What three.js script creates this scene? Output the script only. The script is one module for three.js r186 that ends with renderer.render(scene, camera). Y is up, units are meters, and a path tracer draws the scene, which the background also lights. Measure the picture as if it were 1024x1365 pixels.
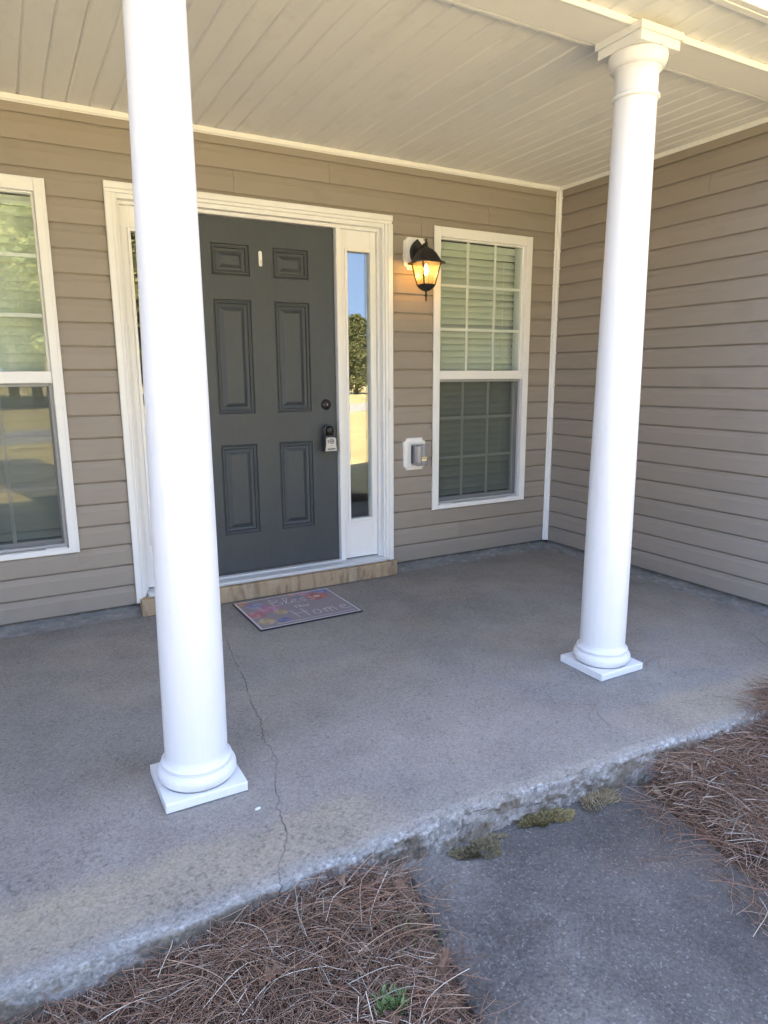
import * as THREE from 'three';
import { RoundedBoxGeometry } from 'three/addons/geometries/RoundedBoxGeometry.js';
import { mergeGeometries, mergeVertices, toCreasedNormals } from 'three/addons/utils/BufferGeometryUtils.js';

// ---------- camera, sky, sun, exposure ----------
const scene = new THREE.Scene();
const camera = new THREE.PerspectiveCamera(74.22, 768 / 1024, 0.05, 2000);
camera.position.set(-1.8284, 1.3037, 3.8336);
camera.rotation.set(-0.1988, -0.5077, -0.0057, 'YXZ');

const SKY = 0.50;
const sunDir = new THREE.Vector3(-0.30, 0.92, -0.87).normalize();   // behind the house: the porch lies in its shade
{ const w = 256, h = 128, d = new Float32Array(w * h * 4), v = new THREE.Vector3();      // clear winter sky: pale horizon, bluer zenith, a little brighter round the sun
  for (let j = 0; j < h; j++) for (let i = 0; i < w; i++) { const el = ((j + 0.5) / h - 0.5) * Math.PI, az = ((i + 0.5) / w - 0.5) * 2 * Math.PI; v.set(Math.cos(az) * Math.cos(el), Math.sin(el), Math.sin(az) * Math.cos(el));
    const t = Math.pow(Math.max(0, v.y), 0.55), g = Math.pow(Math.max(0, v.dot(sunDir)), 6), k = (j * w + i) * 4;
    d[k] = SKY * (0.47 - 0.20 * t + 0.35 * g); d[k + 1] = SKY * (0.68 - 0.34 * t + 0.32 * g); d[k + 2] = SKY * (1.04 - 0.47 * t + 0.28 * g); d[k + 3] = 1; }
  const t = new THREE.DataTexture(d, w, h, THREE.RGBAFormat, THREE.FloatType); t.mapping = THREE.EquirectangularReflectionMapping; t.magFilter = t.minFilter = THREE.LinearFilter; t.needsUpdate = true;
  scene.background = t; scene.environment = t; }
const sun = new THREE.DirectionalLight(new THREE.Color(1.0, 0.90, 0.74), 5.0);
sun.position.copy(sunDir).multiplyScalar(60); sun.castShadow = true;
sun.shadow.mapSize.set(2048, 2048);
Object.assign(sun.shadow.camera, { left: -45, right: 45, top: 45, bottom: -45, near: 1, far: 160 });
scene.add(sun, sun.target);

const renderer = new THREE.WebGLRenderer({ antialias: true });
renderer.toneMapping = THREE.LinearToneMapping;
renderer.toneMappingExposure = 11.0;
renderer.shadowMap.enabled = true;

// ---------- helpers ----------
let seed = 1234567;
const rnd = () => { seed = (seed + 0x6D2B79F5) | 0; let t = Math.imul(seed ^ (seed >>> 15), 1 | seed); t = (t + Math.imul(t ^ (t >>> 7), 61 | t)) ^ t; return ((t ^ (t >>> 14)) >>> 0) / 4294967296; };
const rr = (a, b) => a + (b - a) * rnd();
const lerp = (a, b, t) => a + (b - a) * t, clamp = (v, a = 0, b = 1) => Math.min(b, Math.max(a, v));
const smooth = (a, b, v) => { const t = clamp((v - a) / (b - a)); return t * t * (3 - 2 * t); };
const NT = new Float32Array(65536); for (let i = 0; i < 65536; i++) NT[i] = rnd();
const hash = (x, y) => NT[((x & 255) << 8) | (y & 255)];
function noise(x, y) { const xi = Math.floor(x), yi = Math.floor(y); let fx = x - xi, fy = y - yi; fx = fx * fx * (3 - 2 * fx); fy = fy * fy * (3 - 2 * fy);
  const a = hash(xi, yi), b = hash(xi + 1, yi), c = hash(xi, yi + 1), d = hash(xi + 1, yi + 1); return a + (b - a) * fx + (c - a) * fy + (a - b - c + d) * fx * fy; }
function fbm(x, y, o = 4) { let s = 0, a = 0.5, n = 0; for (let i = 0; i < o; i++) { s += a * noise(x, y); n += a; a *= 0.5; x = x * 2.03 + 17.3; y = y * 2.03 + 9.1; } return s / n; }
const L2S = v => { v = clamp(v); return 255 * (v <= 0.0031308 ? v * 12.92 : 1.055 * Math.pow(v, 1 / 2.4) - 0.055); };
function tex(w, h, fn, colour = true) {        // fn(u, v, out) -> linear rgb (v upward)
  const d = new Uint8Array(w * h * 4), o = [0, 0, 0];
  for (let j = 0; j < h; j++) for (let i = 0; i < w; i++) { fn((i + 0.5) / w, (j + 0.5) / h, o); const k = (j * w + i) * 4;
    for (let c = 0; c < 3; c++) d[k + c] = colour ? L2S(o[c]) : clamp(o[c]) * 255; d[k + 3] = 255; }
  const t = new THREE.DataTexture(d, w, h, THREE.RGBAFormat); t.wrapS = t.wrapT = THREE.RepeatWrapping;
  t.magFilter = THREE.LinearFilter; t.minFilter = THREE.LinearMipmapLinearFilter; t.generateMipmaps = true;
  if (colour) t.colorSpace = THREE.SRGBColorSpace; t.needsUpdate = true; return t;
}
const rgb = (r, g, b) => new THREE.Color().setRGB(r, g, b);
const std = (c, roughness = 0.6, x = {}) => new THREE.MeshStandardMaterial({ color: c, roughness, ...x });
const phys = (c, roughness = 0.6, x = {}) => new THREE.MeshPhysicalMaterial({ color: c, roughness, ...x });
const names = {};
function numbered(n) { const k = names[n] = (names[n] ?? -1) + 1; return k ? `${n}_${String(k).padStart(3, '0')}` : n; }
function mesh(name, g, m, parent) { if (Array.isArray(g)) g = merge(g); const o = new THREE.Mesh(g, m); o.castShadow = o.receiveShadow = true; o.name = parent ? name : numbered(name); (parent || scene).add(o); return o; }
function group(name, label, category, grp, pos = [0, 0, 0]) { const o = new THREE.Group(); o.name = numbered(name); o.position.set(...pos); o.userData = { label, category }; if (grp) o.userData.group = grp; scene.add(o); return o; }
function tag(o, label, category, grp) { Object.assign(o.userData, { label, category }); if (grp) o.userData.group = grp; return o; }
function structure(o, label) { o.userData.kind = 'structure'; if (label) o.userData.label = label; return o; }
function merge(list) { return mergeGeometries(list.map(g => { g = g.index ? g.toNonIndexed() : g; for (const k of Object.keys(g.attributes)) if (!['position', 'normal', 'uv'].includes(k)) g.deleteAttribute(k); return g; })); }
const box = (x0, x1, y0, y1, z0, z1, r = 0) => { const w = x1 - x0, h = y1 - y0, d = z1 - z0;
  if (r) return uvm(extr(shape(rect(x0, x1, y0, y1)), d, Math.min(r, w / 2.2, h / 2.2, d / 2.2), z0)); const g = new THREE.BoxGeometry(w, h, d); g.translate((x0 + x1) / 2, (y0 + y1) / 2, (z0 + z1) / 2); return uvm(g); };
function uvm(g) {                              // uv in metres by dominant normal
  if (g.index) g = g.toNonIndexed(); const p = g.attributes.position, n = g.attributes.normal, u = new Float32Array(p.count * 2);
  for (let i = 0; i < p.count; i++) { const ax = Math.abs(n.getX(i)), ay = Math.abs(n.getY(i)), az = Math.abs(n.getZ(i));
    if (az >= ax && az >= ay) { u[2 * i] = p.getX(i); u[2 * i + 1] = p.getY(i); } else if (ay >= ax) { u[2 * i] = p.getX(i); u[2 * i + 1] = p.getZ(i); } else { u[2 * i] = p.getZ(i); u[2 * i + 1] = p.getY(i); } }
  g.setAttribute('uv', new THREE.BufferAttribute(u, 2)); return g; }
function sweep(profile, a, b, map, u0 = 0, v0 = 0) {   // straight sweep of an open profile [[p,q]...]; flat faces; end caps as a fan
  const P = [], U = []; let v = 0; const q = (A, B, C, D, uv) => { P.push(...A, ...B, ...C, ...A, ...C, ...D); U.push(...uv[0], ...uv[1], ...uv[2], ...uv[0], ...uv[2], ...uv[3]); };
  for (let i = 0; i + 1 < profile.length; i++) { const [p0, q0] = profile[i], [p1, q1] = profile[i + 1], dv = Math.hypot(p1 - p0, q1 - q0);
    q(map(p0, q0, a), map(p0, q0, b), map(p1, q1, b), map(p1, q1, a), [[a + u0, v + v0], [b + u0, v + v0], [b + u0, v + dv + v0], [a + u0, v + dv + v0]]); v += dv; }
  for (const s of [a, b]) for (let i = 1; i + 1 < profile.length; i++) { P.push(...map(...profile[0], s), ...map(...profile[i], s), ...map(...profile[i + 1], s)); U.push(0, 0, 0, 0.01, 0.01, 0.01); }
  const g = new THREE.BufferGeometry(); g.setAttribute('position', new THREE.Float32BufferAttribute(P, 3)); g.setAttribute('uv', new THREE.Float32BufferAttribute(U, 2)); g.computeVertexNormals(); return g; }
const lathe = (pts, seg = 48) => new THREE.LatheGeometry(pts.map(p => new THREE.Vector2(p[0], p[1])), seg);
const cyl = (r0, r1, h, seg = 20) => new THREE.CylinderGeometry(r0, r1, h, seg);
const at = (g, x, y, z, rx = 0, ry = 0, rz = 0) => { g.rotateX(rx); g.rotateY(ry); g.rotateZ(rz); g.translate(x, y, z); return g; };
const shape = pts => { const s = new THREE.Shape(); pts.forEach((p, i) => i ? s.lineTo(p[0], p[1]) : s.moveTo(p[0], p[1])); s.closePath(); return s; };
const rect = (x0, x1, y0, y1) => [[x0, y0], [x1, y0], [x1, y1], [x0, y1]];
const extr = (s, depth, bevel = 0, z = 0, seg = 1) => { const g = new THREE.ExtrudeGeometry(s, { depth: depth - 2 * bevel, bevelEnabled: bevel > 0, bevelSize: bevel, bevelThickness: bevel, bevelOffset: -bevel, bevelSegments: seg, curveSegments: 16 }); g.translate(0, 0, z + bevel); return g; };

// ---------- shared surface textures ----------
const vinylBump = tex(512, 512, (u, v, o) => { const g = fbm(u * 6, v * 160, 3), f = noise(u * 60, v * 500); o[0] = o[1] = o[2] = 0.55 * g + 0.25 * f + 0.2 * fbm(u * 20, v * 20, 2); }, false);
vinylBump.repeat.set(1 / 0.9, 1 / 0.5);
const vinylTone = tex(512, 512, (u, v, o) => { const n = 0.93 + 0.10 * fbm(u * 7, v * 24, 4) + 0.03 * noise(u * 40, v * 300); const d = smooth(0.66, 0.8, fbm(u * 11 + 40, v * 9, 4)) * 0.05; o[0] = n - d; o[1] = n - d; o[2] = n - d * 1.2; });
vinylTone.repeat.set(1 / 1.7, 1 / 0.9);
const trimTone = tex(512, 512, (u, v, o) => { const n = 0.97 + 0.03 * fbm(u * 8, v * 8, 4), s = smooth(0.62, 0.8, fbm(u * 13, v * 7 + 3, 4)) * 0.03; o[0] = n - s; o[1] = n - s * 1.1; o[2] = n - s * 1.5; });
const paintBump = tex(256, 256, (u, v, o) => { o[0] = o[1] = o[2] = fbm(u * 16, v * 40, 3); }, false);

// ---------- materials ----------
const SIDING = [0.972, 1.0, 1.022].map(k => std(rgb(0.292 * k, 0.256 * k, 0.217 * k), 0.62, { map: vinylTone, bumpMap: vinylBump, bumpScale: 0.0006, side: THREE.DoubleSide }));
const WHITE = std(rgb(0.80, 0.80, 0.79), 0.45, { map: trimTone, side: THREE.DoubleSide });
const SOFFIT = [0.985, 1.0].map(k => std(rgb(0.85 * k, 0.84 * k, 0.81 * k), 0.55, { map: vinylTone, side: THREE.DoubleSide }));
const colTone = tex(1024, 1024, (u, v, o) => { const st = fbm(u * 46, v * 3, 3), n = 0.95 + 0.05 * st + 0.02 * fbm(u * 6, v * 9, 3), sc = smooth(0.62, 0.74, fbm(u * 30 + 7, v * 34, 4)) * smooth(0.42, 0.6, fbm(u * 4, v * 5 + 9, 3)) * 0.035; o[0] = n - sc; o[1] = n - sc; o[2] = n - sc * 1.15; });
const COLUMN = std(rgb(0.74, 0.74, 0.74), 0.42, { map: colTone, bumpMap: paintBump, bumpScale: 0.0005 });
const GLASS = phys(rgb(0.93, 0.97, 0.94), 0, { transmission: 1, thickness: 0, ior: 1.9, side: THREE.DoubleSide });
const BLACK = std(rgb(0.022, 0.021, 0.02), 0.5, { metalness: 0.2 });
const INNER = std(rgb(0.26, 0.25, 0.24), 0.9);

// ---------- ground: lawn, road ----------
const lawnTex = tex(1024, 1024, (u, v, o) => { const n = fbm(u * 30, v * 30, 5), f = noise(u * 400, v * 400), g = smooth(0.5, 0.75, fbm(u * 9 + 5, v * 9, 4)); const k = 0.62 + 0.5 * n + 0.22 * (f - 0.5);
  o[0] = 0.60 * k * (1 - 0.25 * g); o[1] = 0.47 * k * (1 - 0.1 * g); o[2] = 0.22 * k * (1 - 0.1 * g); });
lawnTex.repeat.set(60, 60);
{ const g = new THREE.PlaneGeometry(700, 700, 1, 1); g.rotateX(-Math.PI / 2); g.translate(0, -0.21, 0); structure(mesh('lawn', g, std(rgb(1, 1, 1), 0.95, { map: lawnTex }))); }
{ const s = shape([[-60, -17], [-1.4, 13.8], [11.8, 22.6], [75, 66], [70, 74], [15.7, 30.2], [-1.2, 18.6], [-66, -10]].map(([x, z]) => [x, -z]));
  const g = new THREE.ShapeGeometry(s); g.rotateX(-Math.PI / 2); g.translate(0, -0.204, 0);
  structure(mesh('road', g, std(rgb(0.42, 0.40, 0.37), 0.9))); }

// ---------- porch slab ----------
const SX0 = -2.6, SX1 = 1.8, SV0 = -0.12, SV1 = 2.66;
const edgeKnots = [[-6, 2.33], [-1.9, 2.335], [-1.3, 2.34], [-0.9, 2.335], [-0.5, 2.34], [0, 2.37], [0.6, 2.405], [1.8, 2.42]];
function edgeZ(x) { let i = 0; while (i < edgeKnots.length - 2 && x > edgeKnots[i + 1][0]) i++; const [a, za] = edgeKnots[i], [b, zb] = edgeKnots[i + 1]; return lerp(za, zb, clamp((x - a) / (b - a))) + 0.02 * (fbm(x * 3, 4.2, 3) - 0.5); }
const crumble = x => smooth(-1.35, -1.0, x) * (1 - 0.55 * smooth(-0.35, 0.25, x)) * 0.9 + 0.18;
const crackPts = [[-0.955, 0.60], [-0.983, 0.747], [-1.023, 1.109], [-1.062, 1.32], [-1.08, 1.495], [-1.119, 1.631], [-1.117, 1.774], [-1.17, 1.9], [-1.217, 2.053], [-1.229, 2.166], [-1.299, 2.285], [-1.33, 2.42]];
function crackDist(x, z) { let best = 9; const w = 0.012 * (noise(z * 28, 3) - 0.5) + 0.008 * (noise(z * 90, 8) - 0.5); x += w;
  for (let i = 0; i + 1 < crackPts.length; i++) { const [ax, az] = crackPts[i], [bx, bz] = crackPts[i + 1]; if (z < az - 0.05 || z > bz + 0.05) continue; const dx = bx - ax, dz = bz - az, t = clamp(((x - ax) * dx + (z - az) * dz) / (dx * dx + dz * dz)); best = Math.min(best, Math.hypot(x - ax - dx * t, z - az - dz * t)); }
  return best; }
const slabMap = tex(2048, 1344, (u, v, o) => {
  const x = lerp(SX0, SX1, u), s = lerp(SV0, SV1, v), ez = edgeZ(x);
  const big = fbm(x * 1.3 + 3, s * 1.3, 4), mid = fbm(x * 7, s * 7 + 8, 4), f = hash(Math.floor(u * 2048), Math.floor(v * 1344)), f2 = noise(u * 700, v * 480);
  let k = 0.66 + 0.32 * big + 0.26 * (mid - 0.5) + 0.34 * (f - 0.5) + 0.28 * (f2 - 0.5);
  let r = 0.284 * k, g = 0.265 * k, b = 0.240 * k;
  const m = smooth(0.42, 0.6, fbm(x * 2.1 + 20, s * 2.1 + 3, 4)); r *= 1 + 0.09 * m; g *= 1 + 0.04 * m;          // browner patches
  // ochre tint just inside the outer edge towards both ends, ragged outline
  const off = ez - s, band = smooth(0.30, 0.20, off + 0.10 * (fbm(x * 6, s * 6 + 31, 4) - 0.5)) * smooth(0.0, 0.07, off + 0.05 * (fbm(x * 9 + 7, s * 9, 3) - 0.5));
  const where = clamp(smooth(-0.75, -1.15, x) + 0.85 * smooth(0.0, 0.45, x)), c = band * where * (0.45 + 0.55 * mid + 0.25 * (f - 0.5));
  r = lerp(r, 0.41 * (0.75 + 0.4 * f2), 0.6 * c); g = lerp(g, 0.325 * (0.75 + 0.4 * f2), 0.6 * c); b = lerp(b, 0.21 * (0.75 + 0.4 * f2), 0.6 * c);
  // dark mildew specks towards the outer left
  const sp = smooth(0.60, 0.74, fbm(x * 85, s * 85, 2)) * smooth(0.42, 0.6, fbm(x * 4, s * 4 + 80, 3)) * smooth(1.8, 2.05, s) * smooth(-0.6, -1.2, x); const q = 1 - 0.28 * sp; r *= q; g *= q; b *= q;
  const pit = smooth(0.76, 0.84, fbm(x * 120 + 5, s * 120, 2)); r *= 1 - 0.3 * pit; g *= 1 - 0.3 * pit; b *= 1 - 0.3 * pit;
  const fleck = f > 0.993 ? 0.14 : 0; r += fleck; g += fleck; b += fleck;
  // worn, bare cement and pale aggregate on the nose and the face
  const worn = smooth(-0.015, 0.006, s - ez + 0.06 * (fbm(x * 14, s * 14, 4) - 0.5)) * (0.45 + 0.55 * smooth(0.35, 0.6, fbm(x * 5 + 3, s * 9, 3))), ag = 0.5 * noise(x * 150, s * 150) + 0.7 * smooth(0.55, 0.8, noise(x * 75 + 3, s * 75)) * f2 + 0.25 * (f - 0.5) + 0.1;
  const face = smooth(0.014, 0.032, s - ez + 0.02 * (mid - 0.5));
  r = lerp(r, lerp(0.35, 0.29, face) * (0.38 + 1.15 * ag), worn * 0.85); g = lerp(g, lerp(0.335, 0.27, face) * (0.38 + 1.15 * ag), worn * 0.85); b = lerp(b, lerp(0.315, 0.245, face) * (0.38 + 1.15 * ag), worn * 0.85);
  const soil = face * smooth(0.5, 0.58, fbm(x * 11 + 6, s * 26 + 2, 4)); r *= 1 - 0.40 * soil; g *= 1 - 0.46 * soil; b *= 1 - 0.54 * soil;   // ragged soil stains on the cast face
  const cr = crackDist(x, s), wd = 0.0004 + 0.0022 * noise(s * 22, 1) * noise(s * 7, 5) + 0.0022 * smooth(1.9, 2.3, s) * noise(s * 60, 9), cd = smooth(wd + 0.0016, wd * 0.5, cr) * (0.55 + 0.45 * smooth(0.3, 0.5, noise(s * 15, 4))); r = lerp(r, 0.075, cd); g = lerp(g, 0.065, cd); b = lerp(b, 0.055, cd);
  o[0] = r; o[1] = g; o[2] = b; });
slabMap.wrapS = THREE.MirroredRepeatWrapping;
const slabBump = tex(2048, 1344, (u, v, o) => { const x = lerp(SX0, SX1, u), s = lerp(SV0, SV1, v); const cr = crackDist(x, s);
  o[0] = o[1] = o[2] = 0.55 + 0.18 * (noise(u * 900, v * 620) - 0.5) + 0.22 * (fbm(x * 40, s * 40, 3) - 0.5) - 0.4 * smooth(0.004, 0.0008, cr) - 0.3 * smooth(0.76, 0.84, fbm(x * 120 + 5, s * 120, 2)); }, false);
slabBump.wrapS = THREE.MirroredRepeatWrapping;
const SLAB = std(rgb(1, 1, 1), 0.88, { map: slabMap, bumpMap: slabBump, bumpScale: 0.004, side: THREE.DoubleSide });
{
  const xs = []; for (let x = -6; x < -2.4; x += 0.12) xs.push(x); for (let x = -2.4; x < 1.9; x += 0.0075) xs.push(x);
  const rows = [0, 0.25, 0.5, 0.7, 0.85, 0.93].map(t => ['t', t]).concat([[-0.10, 0], [-0.075, -0.0005], [-0.055, -0.001], [-0.04, -0.0018], [-0.028, -0.003], [-0.018, -0.005], [-0.010, -0.008], [-0.004, -0.013], [0, -0.021], [0.003, -0.034], [0.005, -0.052], [0.006, -0.065], [0.007, -0.08], [0.008, -0.097], [0.009, -0.115], [0.012, -0.16]]);
  const P = [], U = [], I = [], R = rows.length;
  for (const x of xs) { const ez = edgeZ(x), c = crumble(x); let s = -0.1, pz = -0.1, py = 0;
    rows.forEach(([a, b], k) => { let z, y; if (a === 't') { z = lerp(-0.1, ez - 0.12, b); y = 0.003 * (fbm(x * 1.5, z * 1.5, 3) - 0.5); }
      else { z = ez + a; y = b; const w = smooth(-0.05, 0.0, a) * c; const n1 = fbm(x * 22, k * 0.55, 4) - 0.5, n2 = fbm(x * 60 + 9, k * 1.1 + 4, 3) - 0.5; const n3 = noise(x * 95, k * 1.7) - 0.5, ch = hash(Math.floor(x * 42 + 3 * noise(x * 9, k * 0.3)), Math.floor(k * 0.45 + 2 * noise(x * 12, 4))), ch2 = hash(Math.floor(x * 110 + k), k + 40); z += w * (0.030 * n1 + 0.010 * n2 + 0.004 * n3 - 0.006 * smooth(0.5, 0.8, ch) * c - 0.003 * smooth(0.7, 0.8, ch2)) - 0.004 * w; y -= (a < 0.001 ? 1 : 0) * w * 0.004 * smooth(0.6, 0.75, ch); y += w * smooth(0, -0.03, b) * 0.012 * (noise(x * 48, k * 0.9) - 0.5); if (a > -0.05 && a <= 0) y -= w * 0.016 * noise(x * 17 + 3, 2.2); }
      s += Math.hypot(z - pz, y - py); pz = z; py = y; P.push(x, y, z); U.push((x - SX0) / (SX1 - SX0), (Math.min(z, ez) + Math.max(0, -y) - SV0) / (SV1 - SV0)); }); }
  for (let i = 0; i + 1 < xs.length; i++) for (let k = 0; k + 1 < R; k++) { const a = i * R + k, b = a + R; I.push(a, a + 1, b, b, a + 1, b + 1); }
  const g = new THREE.BufferGeometry(); g.setAttribute('position', new THREE.Float32BufferAttribute(P, 3)); g.setAttribute('uv', new THREE.Float32BufferAttribute(U, 2)); g.setIndex(I); const gf = g.toNonIndexed(); gf.computeVertexNormals();
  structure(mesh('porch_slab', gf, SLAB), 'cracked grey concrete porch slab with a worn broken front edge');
}

// ---------- walkway ----------
const walkMap = tex(1536, 1536, (u, v, o) => { const x = u * 3, s = v * 3; const big = fbm(x * 1.6, s * 1.6 + 4, 4), f = hash(Math.floor(u * 1536), Math.floor(v * 1536) + 7), ag = noise(u * 520, v * 520), mid = fbm(x * 6 + 8, s * 6, 4);
  const d = smooth(0.35, 0.62, big); let k = lerp(0.6, 1.08, d) * (0.55 + 0.68 * mid + 0.3 * (f - 0.5) + 0.4 * (ag - 0.5)); let r = 0.186 * k, g = 0.168 * k, b = 0.150 * k;
  const sk = noise(u * 640 + 31, v * 640); if (sk > 0.84) { const q = 0.02 + 0.11 * f; r += q; g += q; b += q * 0.97; } else if (sk < 0.13) { r *= 0.7; g *= 0.7; b *= 0.7; }
  const pl = smooth(0.54, 0.68, fbm(x * 17, s * 17 + 20, 5)) * smooth(0.45, 0.6, fbm(x * 2.4, s * 2.4 + 50, 3)) * (0.4 + 0.8 * ag); r += 0.022 * pl; g += 0.022 * pl; b += 0.022 * pl;
  const rust = smooth(0.66, 0.75, fbm(x * 3 + 33, s * 3, 4)); r = lerp(r, r * 1.12, rust * mid * 1.5); b = lerp(b, b * 0.93, rust * mid);
  o[0] = r; o[1] = g; o[2] = b; });
walkMap.repeat.set(1 / 3, 1 / 3); walkMap.wrapS = walkMap.wrapT = THREE.MirroredRepeatWrapping;
const walkBump = tex(1024, 1024, (u, v, o) => { o[0] = o[1] = o[2] = 0.5 + 0.5 * (noise(u * 430, v * 430) - 0.5) + 0.5 * (noise(u * 190, v * 190) - 0.5); }, false); walkBump.repeat.set(1 / 2, 1 / 2);
const walkL = z => -0.935 - 0.215 * (z - 2.36), walkR = z => 0.015 - 0.17 * (z - 2.36), WY = -0.118;
{ const P = [], U = [], I = []; const zs = []; for (let z = 2.30; z < 4.6; z += 0.03) zs.push(z); for (let z = 4.6; z < 11; z += 0.4) zs.push(z);
  const cols = [[0, -0.10], [0, -0.03], [0.002, -0.012], [0.008, -0.004], [0.02, 0]]; const N = 14;
  zs.forEach(z => { const l = walkL(z) + 0.012 * (fbm(z * 5, 1, 3) - 0.5), r = walkR(z) + 0.012 * (fbm(z * 5, 9, 3) - 0.5); const row = [];
    cols.forEach(([d, y]) => row.push([l + d, y])); for (let i = 1; i < N; i++) row.push([lerp(l + 0.02, r - 0.02, i / N), 0]); [...cols].reverse().forEach(([d, y]) => row.push([r - d, y]));
    row.forEach(([x, y]) => { P.push(x, WY + y - 0.012 * Math.max(0, z - 3) + 0.004 * (fbm(x * 3, z * 3, 3) - 0.5) , z); U.push(x + 2, z); }); });
  const C = cols.length * 2 + N - 1; for (let i = 0; i + 1 < zs.length; i++) for (let k = 0; k + 1 < C; k++) { const a = i * C + k, b = a + C; I.push(a, b, a + 1, a + 1, b, b + 1); }
  const g = new THREE.BufferGeometry(); g.setAttribute('position', new THREE.Float32BufferAttribute(P, 3)); g.setAttribute('uv', new THREE.Float32BufferAttribute(U, 2)); g.setIndex(I); g.computeVertexNormals();
  structure(mesh('walkway', g, std(rgb(1, 1, 1), 0.9, { map: walkMap, bumpMap: walkBump, bumpScale: 0.003, side: THREE.DoubleSide })), 'dark weathered concrete walkway meeting the porch slab'); }

// ---------- mulch beds under the straw ----------
const mulchMap = tex(512, 512, (u, v, o) => { const k = 0.5 + 0.9 * fbm(u * 20, v * 20, 5) + 0.4 * (noise(u * 180, v * 180) - 0.5); o[0] = 0.12 * k; o[1] = 0.078 * k; o[2] = 0.052 * k; });
const MULCH = std(rgb(1, 1, 1), 1, { map: mulchMap, side: THREE.DoubleSide });
function bedY(x, z, side) { const d = z - edgeZ(x); let y = lerp(side < 0 ? -0.072 : -0.08, -0.118, smooth(0.0, 0.35, d)); const we = side < 0 ? walkL(z) - x : x - walkR(z); y = lerp(y, -0.128, smooth(0.16, 0.0, we) * 0.9); if (side > 0) y += 0.045 * smooth(0.5, 1.1, x) * smooth(0.5, 0.1, d);
  if (side < 0) y -= 0.055 * smooth(-1.35, -1.85, x) * smooth(0.3, 0, d); y += 0.03 * (fbm(x * 6, z * 6, 3) - 0.5); return lerp(y, -0.19, smooth(3.6, 4.6, z)); }
function bed(side, name) { const P = [], U = [], I = [], nx = 90, nz = 70;
  for (let j = 0; j <= nz; j++) for (let i = 0; i <= nx; i++) { const z = lerp(2.2, 4.7, Math.pow(j / nz, 1.2)); const x = side < 0 ? lerp(-5, walkL(z) + 0.01, Math.pow(i / nx, 0.55)) : lerp(walkR(z) - 0.01, 1.9, i / nx); P.push(x, bedY(x, z, side) - 0.01, z); U.push(x, z); }
  for (let j = 0; j < nz; j++) for (let i = 0; i < nx; i++) { const a = j * (nx + 1) + i, b = a + nx + 1; I.push(a, b, a + 1, a + 1, b, b + 1); }
  const g = new THREE.BufferGeometry(); g.setAttribute('position', new THREE.Float32BufferAttribute(P, 3)); g.setAttribute('uv', new THREE.Float32BufferAttribute(U, 2)); g.setIndex(I); g.computeVertexNormals(); structure(mesh(name, g, MULCH)); }
bed(-1, 'planting_bed'); bed(1, 'planting_bed');

// ---------- front wall ----------
const XC = 1.7275, YC = 2.582, CH = 0.1163, Y0 = 0.066;
const DOOR = { l: -1.2864, r: 0.3595, t: 2.2566 }, WIN = { w: 0.807, b: 0.4012, t: 2.2298 };
const openings = [[DOOR.l + 0.012, DOOR.r - 0.012, -1, DOOR.t - 0.012], [0.6637 + 0.012, 1.4706 - 0.012, WIN.b + 0.012, WIN.t - 0.012], [-2.355 + 0.012, -1.548 - 0.012, WIN.b + 0.012, WIN.t - 0.012]];
const lapZ = [[0, 0.0185], [0.04, 0.0190], [0.64, 0.0178], [0.70, 0.0158], [0.80, 0.0132], [0.925, 0.0122], [0.94, 0.0040], [1.06, 0.0030]];
function lapProfile(ya, yb, k) { const f = y => { const t = (y - Y0) / CH - k; for (let i = 0; i + 1 < lapZ.length; i++) if (t <= lapZ[i + 1][0]) return lerp(lapZ[i][1], lapZ[i + 1][1], clamp((t - lapZ[i][0]) / (lapZ[i + 1][0] - lapZ[i][0]))); return 0.004; };
  const ys = [ya, ...lapZ.map(l => Y0 + (k + l[0]) * CH).filter(y => y > ya + 1e-4 && y < yb - 1e-4), yb]; return [[f(ya) - 0.0036, ya + 0.014], [f(ya) - 0.0034, ya], [f(ya) - 0.0012, ya], ...ys.map(y => [f(y), y === ya ? ya + 0.0012 : y])]; }
function courses(parent, xa, xb, top, cuts, seams) {
  for (let k = 0; Y0 + k * CH < top - 0.005; k++) {
    const y0 = Y0 + k * CH, y1 = Math.min(y0 + CH * 1.06, top); let segs = [[xa, xb, y0, y1]];
    for (const [ca, cb, cy0, cy1] of cuts) segs = segs.flatMap(([a, b, p, q]) => {
      if (cb <= a || ca >= b || cy1 <= p || cy0 >= q) return [[a, b, p, q]]; const out = [];
      if (ca > a) out.push([a, ca, p, q]); if (cb < b) out.push([cb, b, p, q]);
      if (cy0 > p + 0.002) out.push([Math.max(a, ca), Math.min(b, cb), p, cy0]); if (cy1 < q - 0.002) out.push([Math.max(a, ca), Math.min(b, cb), cy1, q]); return out; });
    for (const [sx, sk] of seams) if (sk === k) segs = segs.flatMap(([a, b, p, q]) => sx > a + 0.05 && sx < b - 0.05 ? [[a, sx - 0.0008, p, q], [sx + 0.0008, b, p, q]] : [[a, b, p, q]]);
    for (const [a, b, p, q] of segs) { if (b - a < 0.004) continue; const prof = lapProfile(p, q, k), sh = 0.0007 * (rnd() - 0.5); mesh('siding_plank', sweep(prof, a, b, (z, y, s) => [s, y + sh * 0.3, z + sh], rr(0, 9), rr(0, 9)), SIDING[(rnd() * 3) | 0], parent); }
  }
}
const frontWall = group('front_wall', 'front house wall of taupe lap siding around the door and windows', 'wall');
courses(frontWall, -4.6, XC - 0.0405, YC, openings, [[-0.054, 20], [-0.62, 19], [0.575, 18], [-1.45, 21], [-2.5, 5], [1.1, 19], [0.9, 1]]);
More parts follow.
